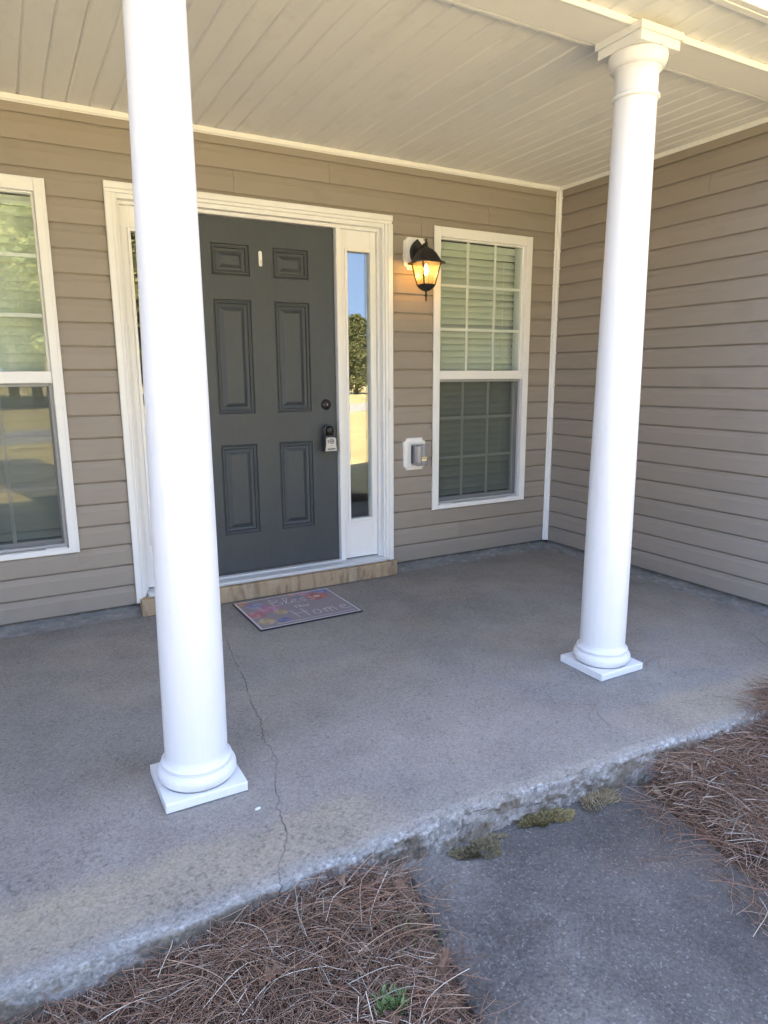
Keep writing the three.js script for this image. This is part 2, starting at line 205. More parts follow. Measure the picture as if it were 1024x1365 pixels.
{ const xs = [-4.6, -2.343, -1.56, DOOR.l + 0.012, DOOR.r - 0.012, 0.6757, 1.4586, XC + 0.14]; const gs = [];
  for (let i = 0; i < xs.length - 1; i += 1) { if (i === 1 || i === 5) gs.push(box(xs[i], xs[i + 1], 0.06, WIN.b + 0.012, -0.15, -0.001), box(xs[i], xs[i + 1], WIN.t - 0.012, 2.9, -0.15, -0.001)); else if (i === 3) gs.push(box(xs[i], xs[i + 1], DOOR.t - 0.012, 2.9, -0.15, -0.001)); else gs.push(box(xs[i], xs[i + 1], 0.06, 2.9, -0.15, -0.001)); }
  mesh('sheathing', gs, INNER, frontWall); }
const footMap = tex(512, 256, (u, v, o) => { const k = 0.6 + 0.5 * fbm(u * 40, v * 8, 4) + 0.35 * (noise(u * 300, v * 60) - 0.5), p = smooth(0.45, 0.75, fbm(u * 60 + 4, v * 7, 4)); o[0] = lerp(0.2, 0.25, p) * k; o[1] = lerp(0.19, 0.235, p) * k; o[2] = lerp(0.175, 0.215, p) * k; });
const FOOT = std(rgb(1, 1, 1), 0.95, { map: footMap, side: THREE.DoubleSide });
function footing(len, x0, lip) { const P = [], U = [], I = [], n = Math.round(len / 0.02), pr = [[-0.02, 0.08], [-0.016, 0.062], [-0.008, 0.05], [0.004, 0.038], [0.014, 0.028], [0.024, 0.016], [0.036, 0.006], [0.05, -0.006]];
  for (let i = 0; i <= n; i++) { const x = x0 + len * i / n; pr.forEach(([z, y], k) => { const w = k > 1 ? 1 : 0; P.push(x, y * (w ? lip : 1) + w * 0.014 * (fbm(x * 9, k * 0.8, 4) - 0.5), z + w * 0.022 * (fbm(x * 7 + 5, k * 0.5, 4) - 0.5)); U.push(x / 2, k / 8); }); }
  for (let i = 0; i < n; i++) for (let k = 0; k < 7; k++) { const a = i * 8 + k, b = a + 8; I.push(a, a + 1, b, b, a + 1, b + 1); }
  const g = new THREE.BufferGeometry(); g.setAttribute('position', new THREE.Float32BufferAttribute(P, 3)); g.setAttribute('uv', new THREE.Float32BufferAttribute(U, 2)); g.setIndex(I); g.computeVertexNormals(); return g; }
mesh('footing', footing(3.33, -4.6, 1), FOOT, frontWall); mesh('footing', footing(XC - 0.37, 0.37, 1), FOOT, frontWall);
mesh('corner_trim', [box(XC - 0.040, XC - 0.001, 0.066, YC - 0.03, 0.001, 0.040, 0.003), box(XC - 0.0245, XC - 0.0215, 0.066, YC - 0.03, 0.036, 0.052, 0.001), box(XC - 0.052, XC - 0.036, 0.066, YC - 0.03, 0.0215, 0.0245, 0.001)], WHITE, frontWall);
mesh('top_trim', [box(-4.6, XC - 0.002, YC - 0.028, YC - 0.001, 0.0005, 0.026, 0.003), box(-4.6, XC - 0.002, YC - 0.034, YC - 0.029, 0.0005, 0.021)], WHITE, frontWall);

// ---------- side wall (garage wing) ----------
const sideWall = group('side_wall', 'side wall of the projecting wing in taupe lap siding', 'wall', null, [XC, 0, 0]); sideWall.rotation.y = -Math.PI / 2;
const ZE = 2.55;
courses(sideWall, 0.0405, ZE, YC + 0.15, [], [[1.9, 7], [2.2, 14], [1.2, 19]]);
mesh('sheathing', box(0.001, ZE, 0.06, 2.9, -0.15, -0.001), INNER, sideWall);
mesh('footing', footing(ZE - 0.02, 0.02, 1.0), FOOT, sideWall);
mesh('top_trim', [box(0.03, 1.66, YC - 0.028, YC - 0.001, 0.0005, 0.026, 0.003)], WHITE, sideWall);
mesh('corner_post', [box(ZE - 0.09, ZE + 0.02, 0.07, 2.9, 0.001, 0.024, 0.003), box(ZE, ZE + 0.02, 0.07, 2.9, -0.11, 0.0, 0.003)], WHITE, sideWall);

// ---------- ceiling, beam, fascia ----------
const ceiling = group('porch_ceiling', 'white vinyl soffit boards forming the porch ceiling behind the beam', 'ceiling');
const eaves = group('eave_soffit', 'short white soffit boards between the beam and the fascia', 'soffit');
const BW = 0.1016, BZ0 = 1.668, BZ1 = 1.842, FZ = 2.105, BY = 2.560;
{ const prof = [[0, 0.012], [0, 0.0065], [0.0035, 0.0060], [0.0105, 0], [BW - 0.006, 0], [BW - 0.002, 0.0045], [BW - 0.0005, 0.0065], [BW - 0.0005, 0.012]]; let n = 0;
  for (let x = XC - BW; x > -4.4; x -= BW, n++) { const sag = 0.0016 * (rnd() - 0.5), m = SOFFIT[n % 3 ? 1 : 0];
    mesh('soffit_board', sweep(prof, 0.003, BZ0 + 0.002, (p, q, s) => [x + p, YC + q + sag, s], rr(0, 9), rr(0, 9)), m, ceiling);
    mesh('soffit_board', sweep(prof, BZ1 - 0.002, FZ, (p, q, s) => [x + p, YC + q - sag, s], rr(0, 9), rr(0, 9)), m, eaves); }
  mesh('backing', box(-4.6, XC + 0.14, YC + 0.013, YC + 0.03, -0.14, FZ), INNER, ceiling); }
const beam = group('porch_beam', 'flat white wrapped beam carried by the two columns', 'beam');
mesh('wrap', box(-4.5, XC - 0.003, BY, YC + 0.011, BZ0 + 0.002, BZ1 - 0.002, 0.002), std(rgb(0.85, 0.84, 0.81), 0.5, { map: trimTone }), beam);
mesh('inner_trim', box(-4.5, XC - 0.003, BY + 0.002, YC - 0.001, BZ0 - 0.026, BZ0 - 0.006, 0.002), WHITE, beam);
mesh('outer_trim', box(-4.5, XC - 0.003, BY - 0.003, YC - 0.001, BZ1, BZ1 + 0.012, 0.002), WHITE, beam);
const fascia = group('fascia', 'white fascia board along the porch eave', 'fascia');
mesh('board', box(-4.7, XC - 0.003, YC - 0.012, YC + 0.17, FZ + 0.001, FZ + 0.028, 0.003), WHITE, fascia);
mesh('lip', box(-4.7, XC - 0.003, YC - 0.014, YC - 0.002, FZ - 0.03, FZ, 0.002), WHITE, fascia);

// ---------- house body and roof ----------
{ const h = group('house_body', 'rooms of the house behind the taupe front wall', 'house');
  mesh('added_wing_wall', [box(-4.75, -4.602, -0.3, 2.9, -0.001, 2.5), box(-13, -4.75, -0.3, 2.9, 2.35, 2.5), box(-13.15, -13, -0.3, 2.9, -8, 2.5)], SIDING[1], h);  // left wing, out of view, added to shade the side wall and columns
  mesh('wall', [box(-4.75, -4.6, -0.3, 2.9, -8, -0.002), box(-13, 9, -0.3, 2.9, -8.15, -8), box(9, 9.15, -0.3, 2.9, -8, ZE), box(XC + 0.15, 9, -0.3, 2.9, ZE - 0.16, ZE - 0.002)], INNER, h);
  mesh('floor', box(-4.6, 9, -0.3, 0.058, -8, -0.152), std(rgb(0.16, 0.11, 0.07), 0.7), h);
  mesh('ceiling', box(-4.6, 9, 2.72, 2.88, -8, -0.152), INNER, h);
  mesh('partition', [box(-1.42, -1.32, 0.058, 2.72, -4, -0.152), box(0.55, 0.62, 0.058, 2.72, -4, -0.152), box(-4.6, 9, 0.058, 2.72, -4.1, -4)], INNER, h);
  const shingle = tex(512, 512, (u, v, o) => { const k = 0.6 + 0.6 * fbm(u * 30, v * 30, 4); o[0] = 0.11 * k; o[1] = 0.1 * k; o[2] = 0.095 * k; });
  const roof = group('house_roof', 'shingled gable roof above the porch', 'roof'); const RM = std(rgb(1, 1, 1), 0.95, { map: shingle });
  const slopeShape = [[FZ + 0.09, 2.79], [FZ + 0.09, 2.86], [-0.55, 4.4], [-0.55, 4.3]], upperShape = [[0, 5.5], [0, 5.6], [-4.2, 8.7], [-8.6, 5.6], [-8.6, 5.5], [-4.2, 8.6]];
  const gu = extr(shape(upperShape), 22.6); gu.rotateY(-Math.PI / 2); gu.translate(9.4, 0, 0); mesh('slope', uvm(gu), RM, roof);
  mesh('upper_wall', box(-13, 9.1, 2.92, 5.52, -8.1, -0.56), SIDING[1], roof);
  const g = extr(shape(slopeShape), 22.6); g.rotateY(-Math.PI / 2); g.translate(9.4, 0, 0); mesh('slope', uvm(g), RM, roof);
  const ga = extr(shape([[-4.4, 2.86], [0, 5.6], [4.4, 2.86], [4.4, 2.78], [0, 5.5], [-4.4, 2.78]]), 7.4); ga.translate(5.6, 0, -4.35); mesh('slope', [uvm(ga), uvm(ga.clone().translate(-14.5, 0, 0))], RM, roof);  // shifted copies here and below roof and front the added left wing
  const gb = extr(shape([[-4, 2.9], [4, 2.9], [0, 5.45]]), 0.1); gb.translate(5.6, 0, ZE - 0.12); mesh('gable', [uvm(gb), uvm(gb.clone().translate(-14.5, 0, 0))], SIDING[1], roof);
  const gc = extr(shape([[-0.5, 5.53], [-4.2, 8.5], [-8.2, 5.53]]), 0.1); gc.rotateY(-Math.PI / 2); mesh('gable', [uvm(gc.clone().translate(-12.9, 0, 0)), uvm(gc.clone().translate(9.1, 0, 0))], SIDING[1], roof);
}

// ---------- columns ----------
function columnGeo() {
  const H = 2.5275; const sh = []; for (let i = 0; i <= 24; i++) { const t = i / 24, y = lerp(0.118, 2.335, t); sh.push([0.0985 - 0.0195 * Math.pow(smooth(0.0, 1.15, t), 1.0) * 1.0, y]); }
  const base = [[0.05, 0.031], [0.113, 0.0315]]; for (let i = 0; i <= 12; i++) { const a = -Math.PI / 2 + Math.PI * i / 12; base.push([0.106 + 0.019 * Math.cos(a) , 0.0575 + 0.0245 * Math.sin(a)]); }
  base.push([0.1095, 0.083], [0.1095, 0.0862]); for (let i = 0; i <= 6; i++) { const a = -Math.PI / 2 + Math.PI * i / 6; base.push([0.1065 + 0.0055 * Math.cos(a), 0.093 + 0.006 * Math.sin(a)]); }
  base.push([0.1035, 0.1005], [0.1008, 0.106], [0.0990, 0.114], [0.0984, 0.1195]);
  const r = sh[24][0]; const cap = [[r, 2.334], [r + 0.001, 2.338]]; for (let i = 0; i <= 8; i++) { const a = -Math.PI / 2 + Math.PI * i / 8; cap.push([r + 0.002 + 0.008 * Math.cos(a), 2.349 + 0.0095 * Math.sin(a)]); }
  cap.push([r + 0.0015, 2.362], [r + 0.0005, 2.37], [r + 0.0005, 2.43], [r + 0.003, 2.437], [r + 0.008, 2.440], [r + 0.008, 2.445]); for (let i = 0; i <= 8; i++) { const a = Math.PI / 2 * i / 8; cap.push([r + 0.009 + 0.021 * Math.sin(a), 2.447 + 0.046 * (1 - Math.cos(a))]); } cap.push([r + 0.028, 2.5], [r, 2.501]);
  return { sh: lathe(sh, 72), base: lathe(base, 72), cap: lathe(cap, 72), plinth: box(-0.1277, 0.1277, 0, 0.031, -0.1277, 0.1277, 0.003),
    abacus: [box(-0.106, 0.106, 2.499, 2.534, -0.106, 0.106, 0.003), box(-0.116, 0.116, 2.532, 2.5595, -0.116, 0.116, 0.004)] };
}
const CG = columnGeo();
function column(x, label, lean) { const c = group('porch_column', label, 'column', 'porch columns', [x, 0.002, 1.785]);
  mesh('plinth', CG.plinth, COLUMN, c); mesh('base_moulding', CG.base, COLUMN, c); mesh('shaft', CG.sh, COLUMN, c); mesh('capital', CG.cap, COLUMN, c); mesh('abacus', merge(CG.abacus), COLUMN, c); c.rotation.z = lean; return c; }
column(-1.3917, 'white round porch column standing in front of the door casing', -0.009);
column(0.4401, 'white round porch column standing nearer the side wall', 0);

// ---------- windows ----------
function windowAt(x0, label) {
  const W = group('window', label, 'window', 'front windows', [x0, WIN.b, 0]); const w = WIN.w, h = WIN.t - WIN.b, f = 0.05, mid = 0.905;
  mesh('frame', [box(0, 0.0145, 0, h, 0.0205, 0.034, 0.002), box(0.0142, f, 0.001, h - 0.001, 0.0, 0.0345, 0.002), box(w - 0.0145, w, 0, h, 0.0205, 0.034, 0.002), box(w - f, w - 0.0142, 0.001, h - 0.001, 0.0, 0.0345, 0.002), box(f, w - f, h - 0.062, h, 0.0, 0.033, 0.003), box(f, w - f, 0, 0.03, 0.0, 0.036, 0.003),
    box(f - 0.012, f + 0.002, 0.002, h - 0.002, -0.09, 0.001), box(w - f - 0.002, w - f + 0.012, 0.002, h - 0.002, -0.09, 0.001), box(f, w - f, h - 0.055, h - 0.04, -0.09, 0.001), box(f, w - f, 0.004, 0.022, -0.09, 0.001)], WHITE, W);
  mesh('sill_lip', [box(f + 0.01, f + 0.11, 0.031, 0.036, 0.012, 0.037, 0.001), box(w - f - 0.11, w - f - 0.01, 0.031, 0.036, 0.012, 0.037, 0.001)], WHITE, W);
  const a = f + 0.001, b = w - f - 0.001;
  const sash = (name, y0, y1, z, st, top, bot) => { const s = mesh(name, [box(a, a + st, y0, y1, z - 0.03, z, 0.003), box(b - st, b, y0, y1, z - 0.03, z, 0.003), box(a + st, b - st, y1 - top, y1, z - 0.03, z, 0.003), box(a + st, b - st, y0, y0 + bot, z - 0.03, z, 0.003)], WHITE, W);
    const ga = a + st, gb = b - st, gy0 = y0 + bot, gy1 = y1 - top;
    for (const dz of [0.009, 0.023]) { const p = new THREE.PlaneGeometry(gb - ga, gy1 - gy0); p.translate((ga + gb) / 2, (gy0 + gy1) / 2, z - dz); mesh('glass_pane', p, GLASS, s); }
    for (let i = 1; i < 3; i++) { const x = lerp(ga, gb, i / 3), y = lerp(gy0, gy1, i / 3); mesh('muntin', box(x - 0.0095, x + 0.0095, gy0, gy1, z - 0.0185, z - 0.0135, 0.0015), MUNT, s); mesh('muntin', box(ga, gb, y - 0.0095, y + 0.0095, z - 0.0182, z - 0.0138, 0.0015), MUNT, s); }
    return s; };
  sash('upper_sash', mid - 0.012, h - 0.056, 0.008, 0.012, 0.014, 0.03);
  sash('lower_sash', 0.022, mid + 0.02, -0.030, 0.024, 0.036, 0.046);
  mesh('meeting_rail', box(a, b, mid - 0.03, mid + 0.028, 0.0082, 0.030, 0.003), WHITE, W);
  const sc = mesh('insect_screen', [box(a + 0.001, a + 0.017, 0.034, mid - 0.031, -0.006, 0.006, 0.002), box(b - 0.017, b - 0.001, 0.034, mid - 0.031, -0.006, 0.006, 0.002), box(a + 0.017, b - 0.017, mid - 0.046, mid - 0.031, -0.006, 0.006, 0.002), box(a + 0.017, b - 0.017, 0.034, 0.050, -0.006, 0.006, 0.002)], SCREENF, W);
  const mp = new THREE.PlaneGeometry(b - a - 0.034, mid - 0.096); mp.translate((a + b) / 2, (0.050 + mid - 0.046) / 2, 0.001); mesh('screen_mesh', mp, SCREEN, sc);
  return W;
}
const MUNT = std(rgb(0.74, 0.75, 0.73), 0.5), SCREENF = std(rgb(0.34, 0.35, 0.36), 0.5);
const SCREEN = std(rgb(0.045, 0.047, 0.05), 0.9, { transparent: true, opacity: 0.55, side: THREE.DoubleSide });
windowAt(0.6637, 'white double-hung window with closed blinds beside the wall lantern');
windowAt(-2.355, 'white double-hung window on the hinge side of the door mirroring the lawn');

function blind(x0, label, tilt, gap) {
  const B = group('window_blind', label, 'blind', 'window blinds', [x0 + 0.022, WIN.b, -0.125]); const w = WIN.w - 0.044, top = WIN.t - WIN.b - 0.062, n = 38, pitch = 0.0435;
  mesh('headrail', box(0, w, top - 0.045, top, -0.03, 0.03, 0.002), BLIND, B);
  const prof = []; for (let i = 0; i <= 6; i++) { const t = i / 6 - 0.5; prof.push([t * 0.050, 0.0025 * (1 - 4 * t * t)]); }
  const sg = sweep(prof, 0.004, w - 0.004, (p, q, s) => [s, q, p]); let y = top - 0.065;
  for (let i = 0; i < n && y > 0.03; i++) { const s = mesh('slat', sg, BLIND, B); s.position.set(0, y, 0); const low = y < gap ? 1 : 0; s.rotation.set(tilt + rr(-0.05, 0.05) - low * rr(0.15, 0.4), 0, rr(-0.0035, 0.0035) + (rnd() < 0.12 ? rr(-0.012, 0.012) : 0)); y -= pitch * rr(0.97, 1.03); }
  mesh('bottom_rail', box(0.002, w - 0.002, y - 0.012, y + 0.006, -0.025, 0.025, 0.003), BLIND, B);
  for (const x of [0.12, w - 0.12]) for (const z of [-0.027, 0.027]) mesh('ladder_cord', box(x - 0.0015, x + 0.0015, y, top - 0.04, z - 0.001, z + 0.001), BLIND, B);
  return B; }
const BLIND = std(rgb(0.74, 0.76, 0.71), 0.55, { side: THREE.DoubleSide });
blind(0.6637, 'white slatted blind closed inside the window beside the lantern', 1.15, 0.3);
blind(-2.355, 'slatted blind inside the window that mirrors the lawn', 1.40, 0.12);

// ---------- door surround, sidelights, threshold ----------
const surround = group('door_surround', 'white door casing with a narrow sidelight on each side', 'door frame');
const ZD = -0.057;
{ const { l, r, t } = DOOR, b = 0.098;
    mesh('casing', [box(l, l + 0.034, 0.07, t - 0.05, 0.0205, 0.036, 0.003), box(l + 0.0145, l + 0.05, b - 0.001, t - 0.05, -0.004, 0.026, 0.003)], WHITE, surround);
  mesh('casing', [box(r - 0.034, r, b - 0.001, t - 0.05, 0.0205, 0.036, 0.003), box(r - 0.05, r - 0.0145, b - 0.001, t - 0.05, -0.004, 0.026, 0.003)], WHITE, surround);
  mesh('head_casing', [box(l, r, t - 0.034, t, 0.0, 0.036, 0.004), box(l + 0.002, r - 0.002, t - 0.05, t - 0.03, -0.004, 0.026, 0.003)], WHITE, surround);
  // jambs and head
  mesh('jamb', [box(l + 0.012, l + 0.062, b, t - 0.04, -0.15, 0.012, 0.002), box(l + 0.055, l + 0.078, b, t - 0.05, -0.15, -0.028, 0.002)], WHITE, surround);
  mesh('jamb', [box(r - 0.062, r - 0.012, b, t - 0.04, -0.15, 0.012, 0.002), box(r - 0.078, r - 0.055, b, t - 0.05, -0.15, -0.028, 0.002)], WHITE, surround);
  mesh('head_jamb', [box(l + 0.062, r - 0.062, t - 0.072, t - 0.040, -0.15, 0.012, 0.002), box(l + 0.07, r - 0.07, t - 0.09, t - 0.068, -0.15, -0.030, 0.002)], WHITE, surround);
  mesh('mullion', box(0.003, 0.036, b + 0.03, t - 0.074, -0.15, -0.026, 0.003), WHITE, surround);
  mesh('mullion', box(-0.914 - 0.036, -0.917, b + 0.03, t - 0.074, -0.15, -0.026, 0.003), WHITE, surround);
  for (const [x0, x1] of [[0.037, r - 0.079], [l + 0.079, -0.951]]) { const g0 = lerp(x0, x1, 0.17), g1 = lerp(x0, x1, 0.83), y0 = 0.128, y1 = t - 0.091, gy0 = 0.385, gy1 = 2.046;
    const s = mesh('sidelight', [box(x0, g0, y0, y1, -0.10, ZD + 0.012, 0.002), box(g1, x1, y0, y1, -0.10, ZD + 0.012, 0.002), box(g0, g1, y0, gy0, -0.10, ZD + 0.012, 0.002), box(g0, g1, gy1, y1, -0.10, ZD + 0.012, 0.002)], WHITE, surround);
    mesh('glass_bead', [box(g0 - 0.014, g0 + 0.003, gy0 - 0.014, gy1 + 0.014, ZD + 0.0125, ZD + 0.022, 0.003), box(g1 - 0.003, g1 + 0.014, gy0 - 0.014, gy1 + 0.014, ZD + 0.0125, ZD + 0.022, 0.003), box(g0 + 0.003, g1 - 0.003, gy0 - 0.014, gy0 + 0.003, ZD + 0.0125, ZD + 0.022, 0.003), box(g0 + 0.003, g1 - 0.003, gy1 - 0.003, gy1 + 0.014, ZD + 0.0125, ZD + 0.022, 0.003)], WHITE, s);
    for (const dz of [0.0, 0.016]) { const p = new THREE.PlaneGeometry(g1 - g0, gy1 - gy0); p.translate((g0 + g1) / 2, (gy0 + gy1) / 2, ZD - 0.004 - dz); mesh('glass_pane', p, GLASS, s); } }
  const ALU = std(rgb(0.60, 0.62, 0.64), 0.42, { metalness: 0.15 });
  mesh('threshold', [box(l + 0.064, r - 0.064, b + 0.0, b + 0.022, -0.14, 0.055, 0.006), box(-0.95, 0.036, b + 0.022, b + 0.033, -0.14, -0.018, 0.004)], ALU, surround);
  mesh('strike_mark', box(r - 0.036, r - 0.028, 1.08, 1.16, 0.0362, 0.041, 0.002), std(rgb(0.62, 0.58, 0.5), 0.5), surround);
}
// timber step board
const woodMap = tex(1024, 256, (u, v, o) => { const w = v * 14 + 2.2 * fbm(u * 5, v * 3, 3) + 0.5 * noise(u * 30, v * 9), ring = 0.5 + 0.5 * Math.sin(w * 6.283), fine = noise(u * 240, v * 130); let k = 0.78 + 0.22 * ring + 0.16 * (fine - 0.5);
  const st = smooth(0.48, 0.68, fbm(u * 64, 2 + v * 0.8, 4)), pale = smooth(0.55, 0.75, fbm(u * 40 + 40, v * 0.7, 3)); let r = 0.45 * k, g = 0.325 * k, b = 0.20 * k; r *= 1 - 0.32 * st; g *= 1 - 0.34 * st; b *= 1 - 0.34 * st; r = lerp(r, 0.50 * k, pale * 0.6); g = lerp(g, 0.42 * k, pale * 0.6); b = lerp(b, 0.29 * k, pale * 0.6);
  if (Math.hypot((u - 0.93) * 9, (v - 0.45)) < 0.03) { r *= 0.3; g *= 0.3; b *= 0.3; } o[0] = r; o[1] = g; o[2] = b; });
woodMap.repeat.set(1 / 1.7, 1 / 0.1);
{ const g = box(-1.268, 0.3595, 0.003, 0.096, 0.004, 0.082, 0.003); tag(mesh('timber_step', g, std(rgb(1, 1, 1), 0.75, { map: woodMap, bumpMap: woodMap, bumpScale: 0.001 })), 'stained treated timber board under the door threshold', 'step board'); }

// ---------- entry door ----------
const grain = tex(512, 1024, (u, v, o) => { const w = fbm(u * 5, v * 1.6, 3) * 9 + u * 26; o[0] = o[1] = o[2] = 0.5 + 0.25 * Math.sin(w * 6.283) * noise(u * 20, v * 6) + 0.35 * (noise(u * 300, v * 26) - 0.5); }, false);
const doorTone = tex(512, 512, (u, v, o) => { const n = 0.9 + 0.14 * fbm(u * 9, v * 3, 4) + 0.1 * (noise(u * 220, v * 20) - 0.5), d = smooth(0.6, 0.75, fbm(u * 6 + 9, v * 6, 4)) * 0.12; o[0] = n + d; o[1] = n + d; o[2] = n + d; });
const DOORM = phys(rgb(0.048, 0.058, 0.066), 0.5, { map: doorTone, bumpMap: grain, bumpScale: 0.0012 });
const door = group('entry_door', 'dark slate grey six-panel front door', 'door', null, [0, 0.135, ZD]);
{ const m = 0.168, pi = 0.2195, D = 0.914; const rows = [[1.8587, 2.0266], [1.0898, 1.7299], [0.374, 0.9106]].map(([a, b]) => [a - 0.135, b - 0.135]); const cols = [[-D + m, -D + m + pi], [-m - pi, -m]];
  const s = shape(rect(-D + 0.003, -0.003, 0.003, 2.027)); for (const [y0, y1] of rows) for (const [x0, x1] of cols) { const hPath = new THREE.Path(); [[x0, y0], [x0, y1], [x1, y1], [x1, y0]].forEach((p, i) => i ? hPath.lineTo(...p) : hPath.moveTo(...p)); hPath.closePath(); s.holes.push(hPath); }
  mesh('slab', uvm(extr(s, 0.044, 0, -0.044)), DOORM, door);
  const loops = [[0, 0], [0.004, -0.0065], [0.010, -0.0075], [0.014, -0.0035], [0.020, -0.003], [0.024, -0.0095], [0.034, -0.0115], [0.042, -0.0105], [0.060, -0.0035], [0.064, -0.003]];
  loops.forEach(l => { l[1] *= 1.6; });
  for (const [y0, y1] of rows) for (const [x0, x1] of cols) { const P = [], U = []; const quad = (A, B, C, E2) => { for (const p of [A, B, C, A, C, E2]) { P.push(...p); U.push(p[0], p[1]); } };
    for (let i = 0; i + 1 < loops.length; i++) { const [a, za] = loops[i], [b, zb] = loops[i + 1]; const o = [[x0 + a, y0 + a, za], [x1 - a, y0 + a, za], [x1 - a, y1 - a, za], [x0 + a, y1 - a, za]], q = [[x0 + b, y0 + b, zb], [x1 - b, y0 + b, zb], [x1 - b, y1 - b, zb], [x0 + b, y1 - b, zb]]; for (let k = 0; k < 4; k++) quad(o[k], o[(k + 1) % 4], q[(k + 1) % 4], q[k]); }
    const [e, ze] = loops[loops.length - 1]; quad([x0 + e, y0 + e, ze], [x1 - e, y0 + e, ze], [x1 - e, y1 - e, ze], [x0 + e, y1 - e, ze]);
    const g = new THREE.BufferGeometry(); g.setAttribute('position', new THREE.Float32BufferAttribute(P, 3)); g.setAttribute('uv', new THREE.Float32BufferAttribute(U, 2)); g.computeVertexNormals(); mesh('panel', g, DOORM, door); }
  const BRONZE = std(rgb(0.035, 0.033, 0.034), 0.38, { metalness: 0.6 });
  const db = mesh('deadbolt', at(lathe([[0, 0.022], [0.012, 0.022], [0.013, 0.018], [0.024, 0.015], [0.031, 0.008], [0.032, 0]], 36), -0.072, 0.995, 0, Math.PI / 2), BRONZE, door);
  mesh('keyhole', box(-0.0735, -0.0705, 0.989, 1.001, 0.0215, 0.0228), std(rgb(0.3, 0.29, 0.27), 0.3, { metalness: 0.8 }), db);
  mesh('knob', at(lathe([[0, 0.066], [0.014, 0.065], [0.024, 0.058], [0.0275, 0.047], [0.024, 0.036], [0.014, 0.03], [0.011, 0.022], [0.012, 0.012], [0.03, 0.009], [0.033, 0.002], [0.033, 0]], 36), -0.07, 0.838, 0, Math.PI / 2), BRONZE, door);
  mesh('bottom_sweep', box(-D + 0.004, -0.004, -0.004, 0.010, -0.04, 0.004, 0.002), std(rgb(0.05, 0.05, 0.05), 0.8), door);
}
{ const g = group('adhesive_hook', 'small white adhesive hook near the top of the dark door', 'hook', null, [-0.462, 1.96, ZD]);
  const s = new THREE.Shape(); s.absarc(0, 0.032, 0.010, 0, Math.PI); s.absarc(0, -0.032, 0.010, Math.PI, 2 * Math.PI); s.closePath(); mesh('plate', extr(s, 0.006, 0.0015, 0.0005, 2), WHITE, g);
  mesh('peg', new THREE.TubeGeometry(new THREE.CatmullRomCurve3([[0, -0.008, 0.005], [0, -0.014, 0.013], [0, -0.024, 0.014], [0, -0.030, 0.018]].map(p => new THREE.Vector3(...p))), 10, 0.0035, 8), WHITE, g); }

// ---------- key lock box on the knob ----------
{ const k = group('lock_box', 'black and silver key lock box hanging from the door knob', 'lock box', null, [-0.075, 0.845, ZD + 0.02]);
  const DK = std(rgb(0.03, 0.03, 0.032), 0.55), SV = std(rgb(0.45, 0.45, 0.46), 0.42, { metalness: 0.35 });
  mesh('shackle', new THREE.TubeGeometry(new THREE.CatmullRomCurve3([[-0.026, 0.07, 0.022], [-0.027, 0.12, 0.022], [-0.02, 0.148, 0.022], [0, 0.16, 0.022], [0.02, 0.148, 0.022], [0.027, 0.12, 0.022], [0.026, 0.07, 0.022]].map(p => new THREE.Vector3(...p))), 40, 0.0055, 12), DK, k);
  mesh('body', extr(shape([[-0.042, 0.0], [0.042, 0.0], [0.037, 0.075], [0.034, 0.098], [-0.034, 0.098], [-0.037, 0.075]]), 0.042, 0.005, 0.002, 3), DK, k);
  const cv = mesh('cover', extr(shape([[-0.041, 0.002], [0.041, 0.002], [0.034, 0.040], [0.034, 0.080], [0.022, 0.087], [-0.022, 0.087], [-0.034, 0.080], [-0.034, 0.040]]), 0.012, 0.003, 0.044, 2), SV, k);
  const MK = std(rgb(0.06, 0.06, 0.065), 0.6); const ring = new THREE.RingGeometry(0.012, 0.016, 28); ring.translate(0.003, 0.063, 0.0565); const ring2 = new THREE.RingGeometry(0.006, 0.008, 24); ring2.translate(0.003, 0.063, 0.0565);
  mesh('emblem', [ring, ring2, box(-0.025, -0.019, 0.052, 0.074, 0.0558, 0.0566), box(-0.010, 0.016, 0.061, 0.065, 0.0558, 0.0567)], MK, cv);
  mesh('print', [box(-0.026, 0.026, 0.012, 0.019, 0.0558, 0.0566)], MK, cv); }

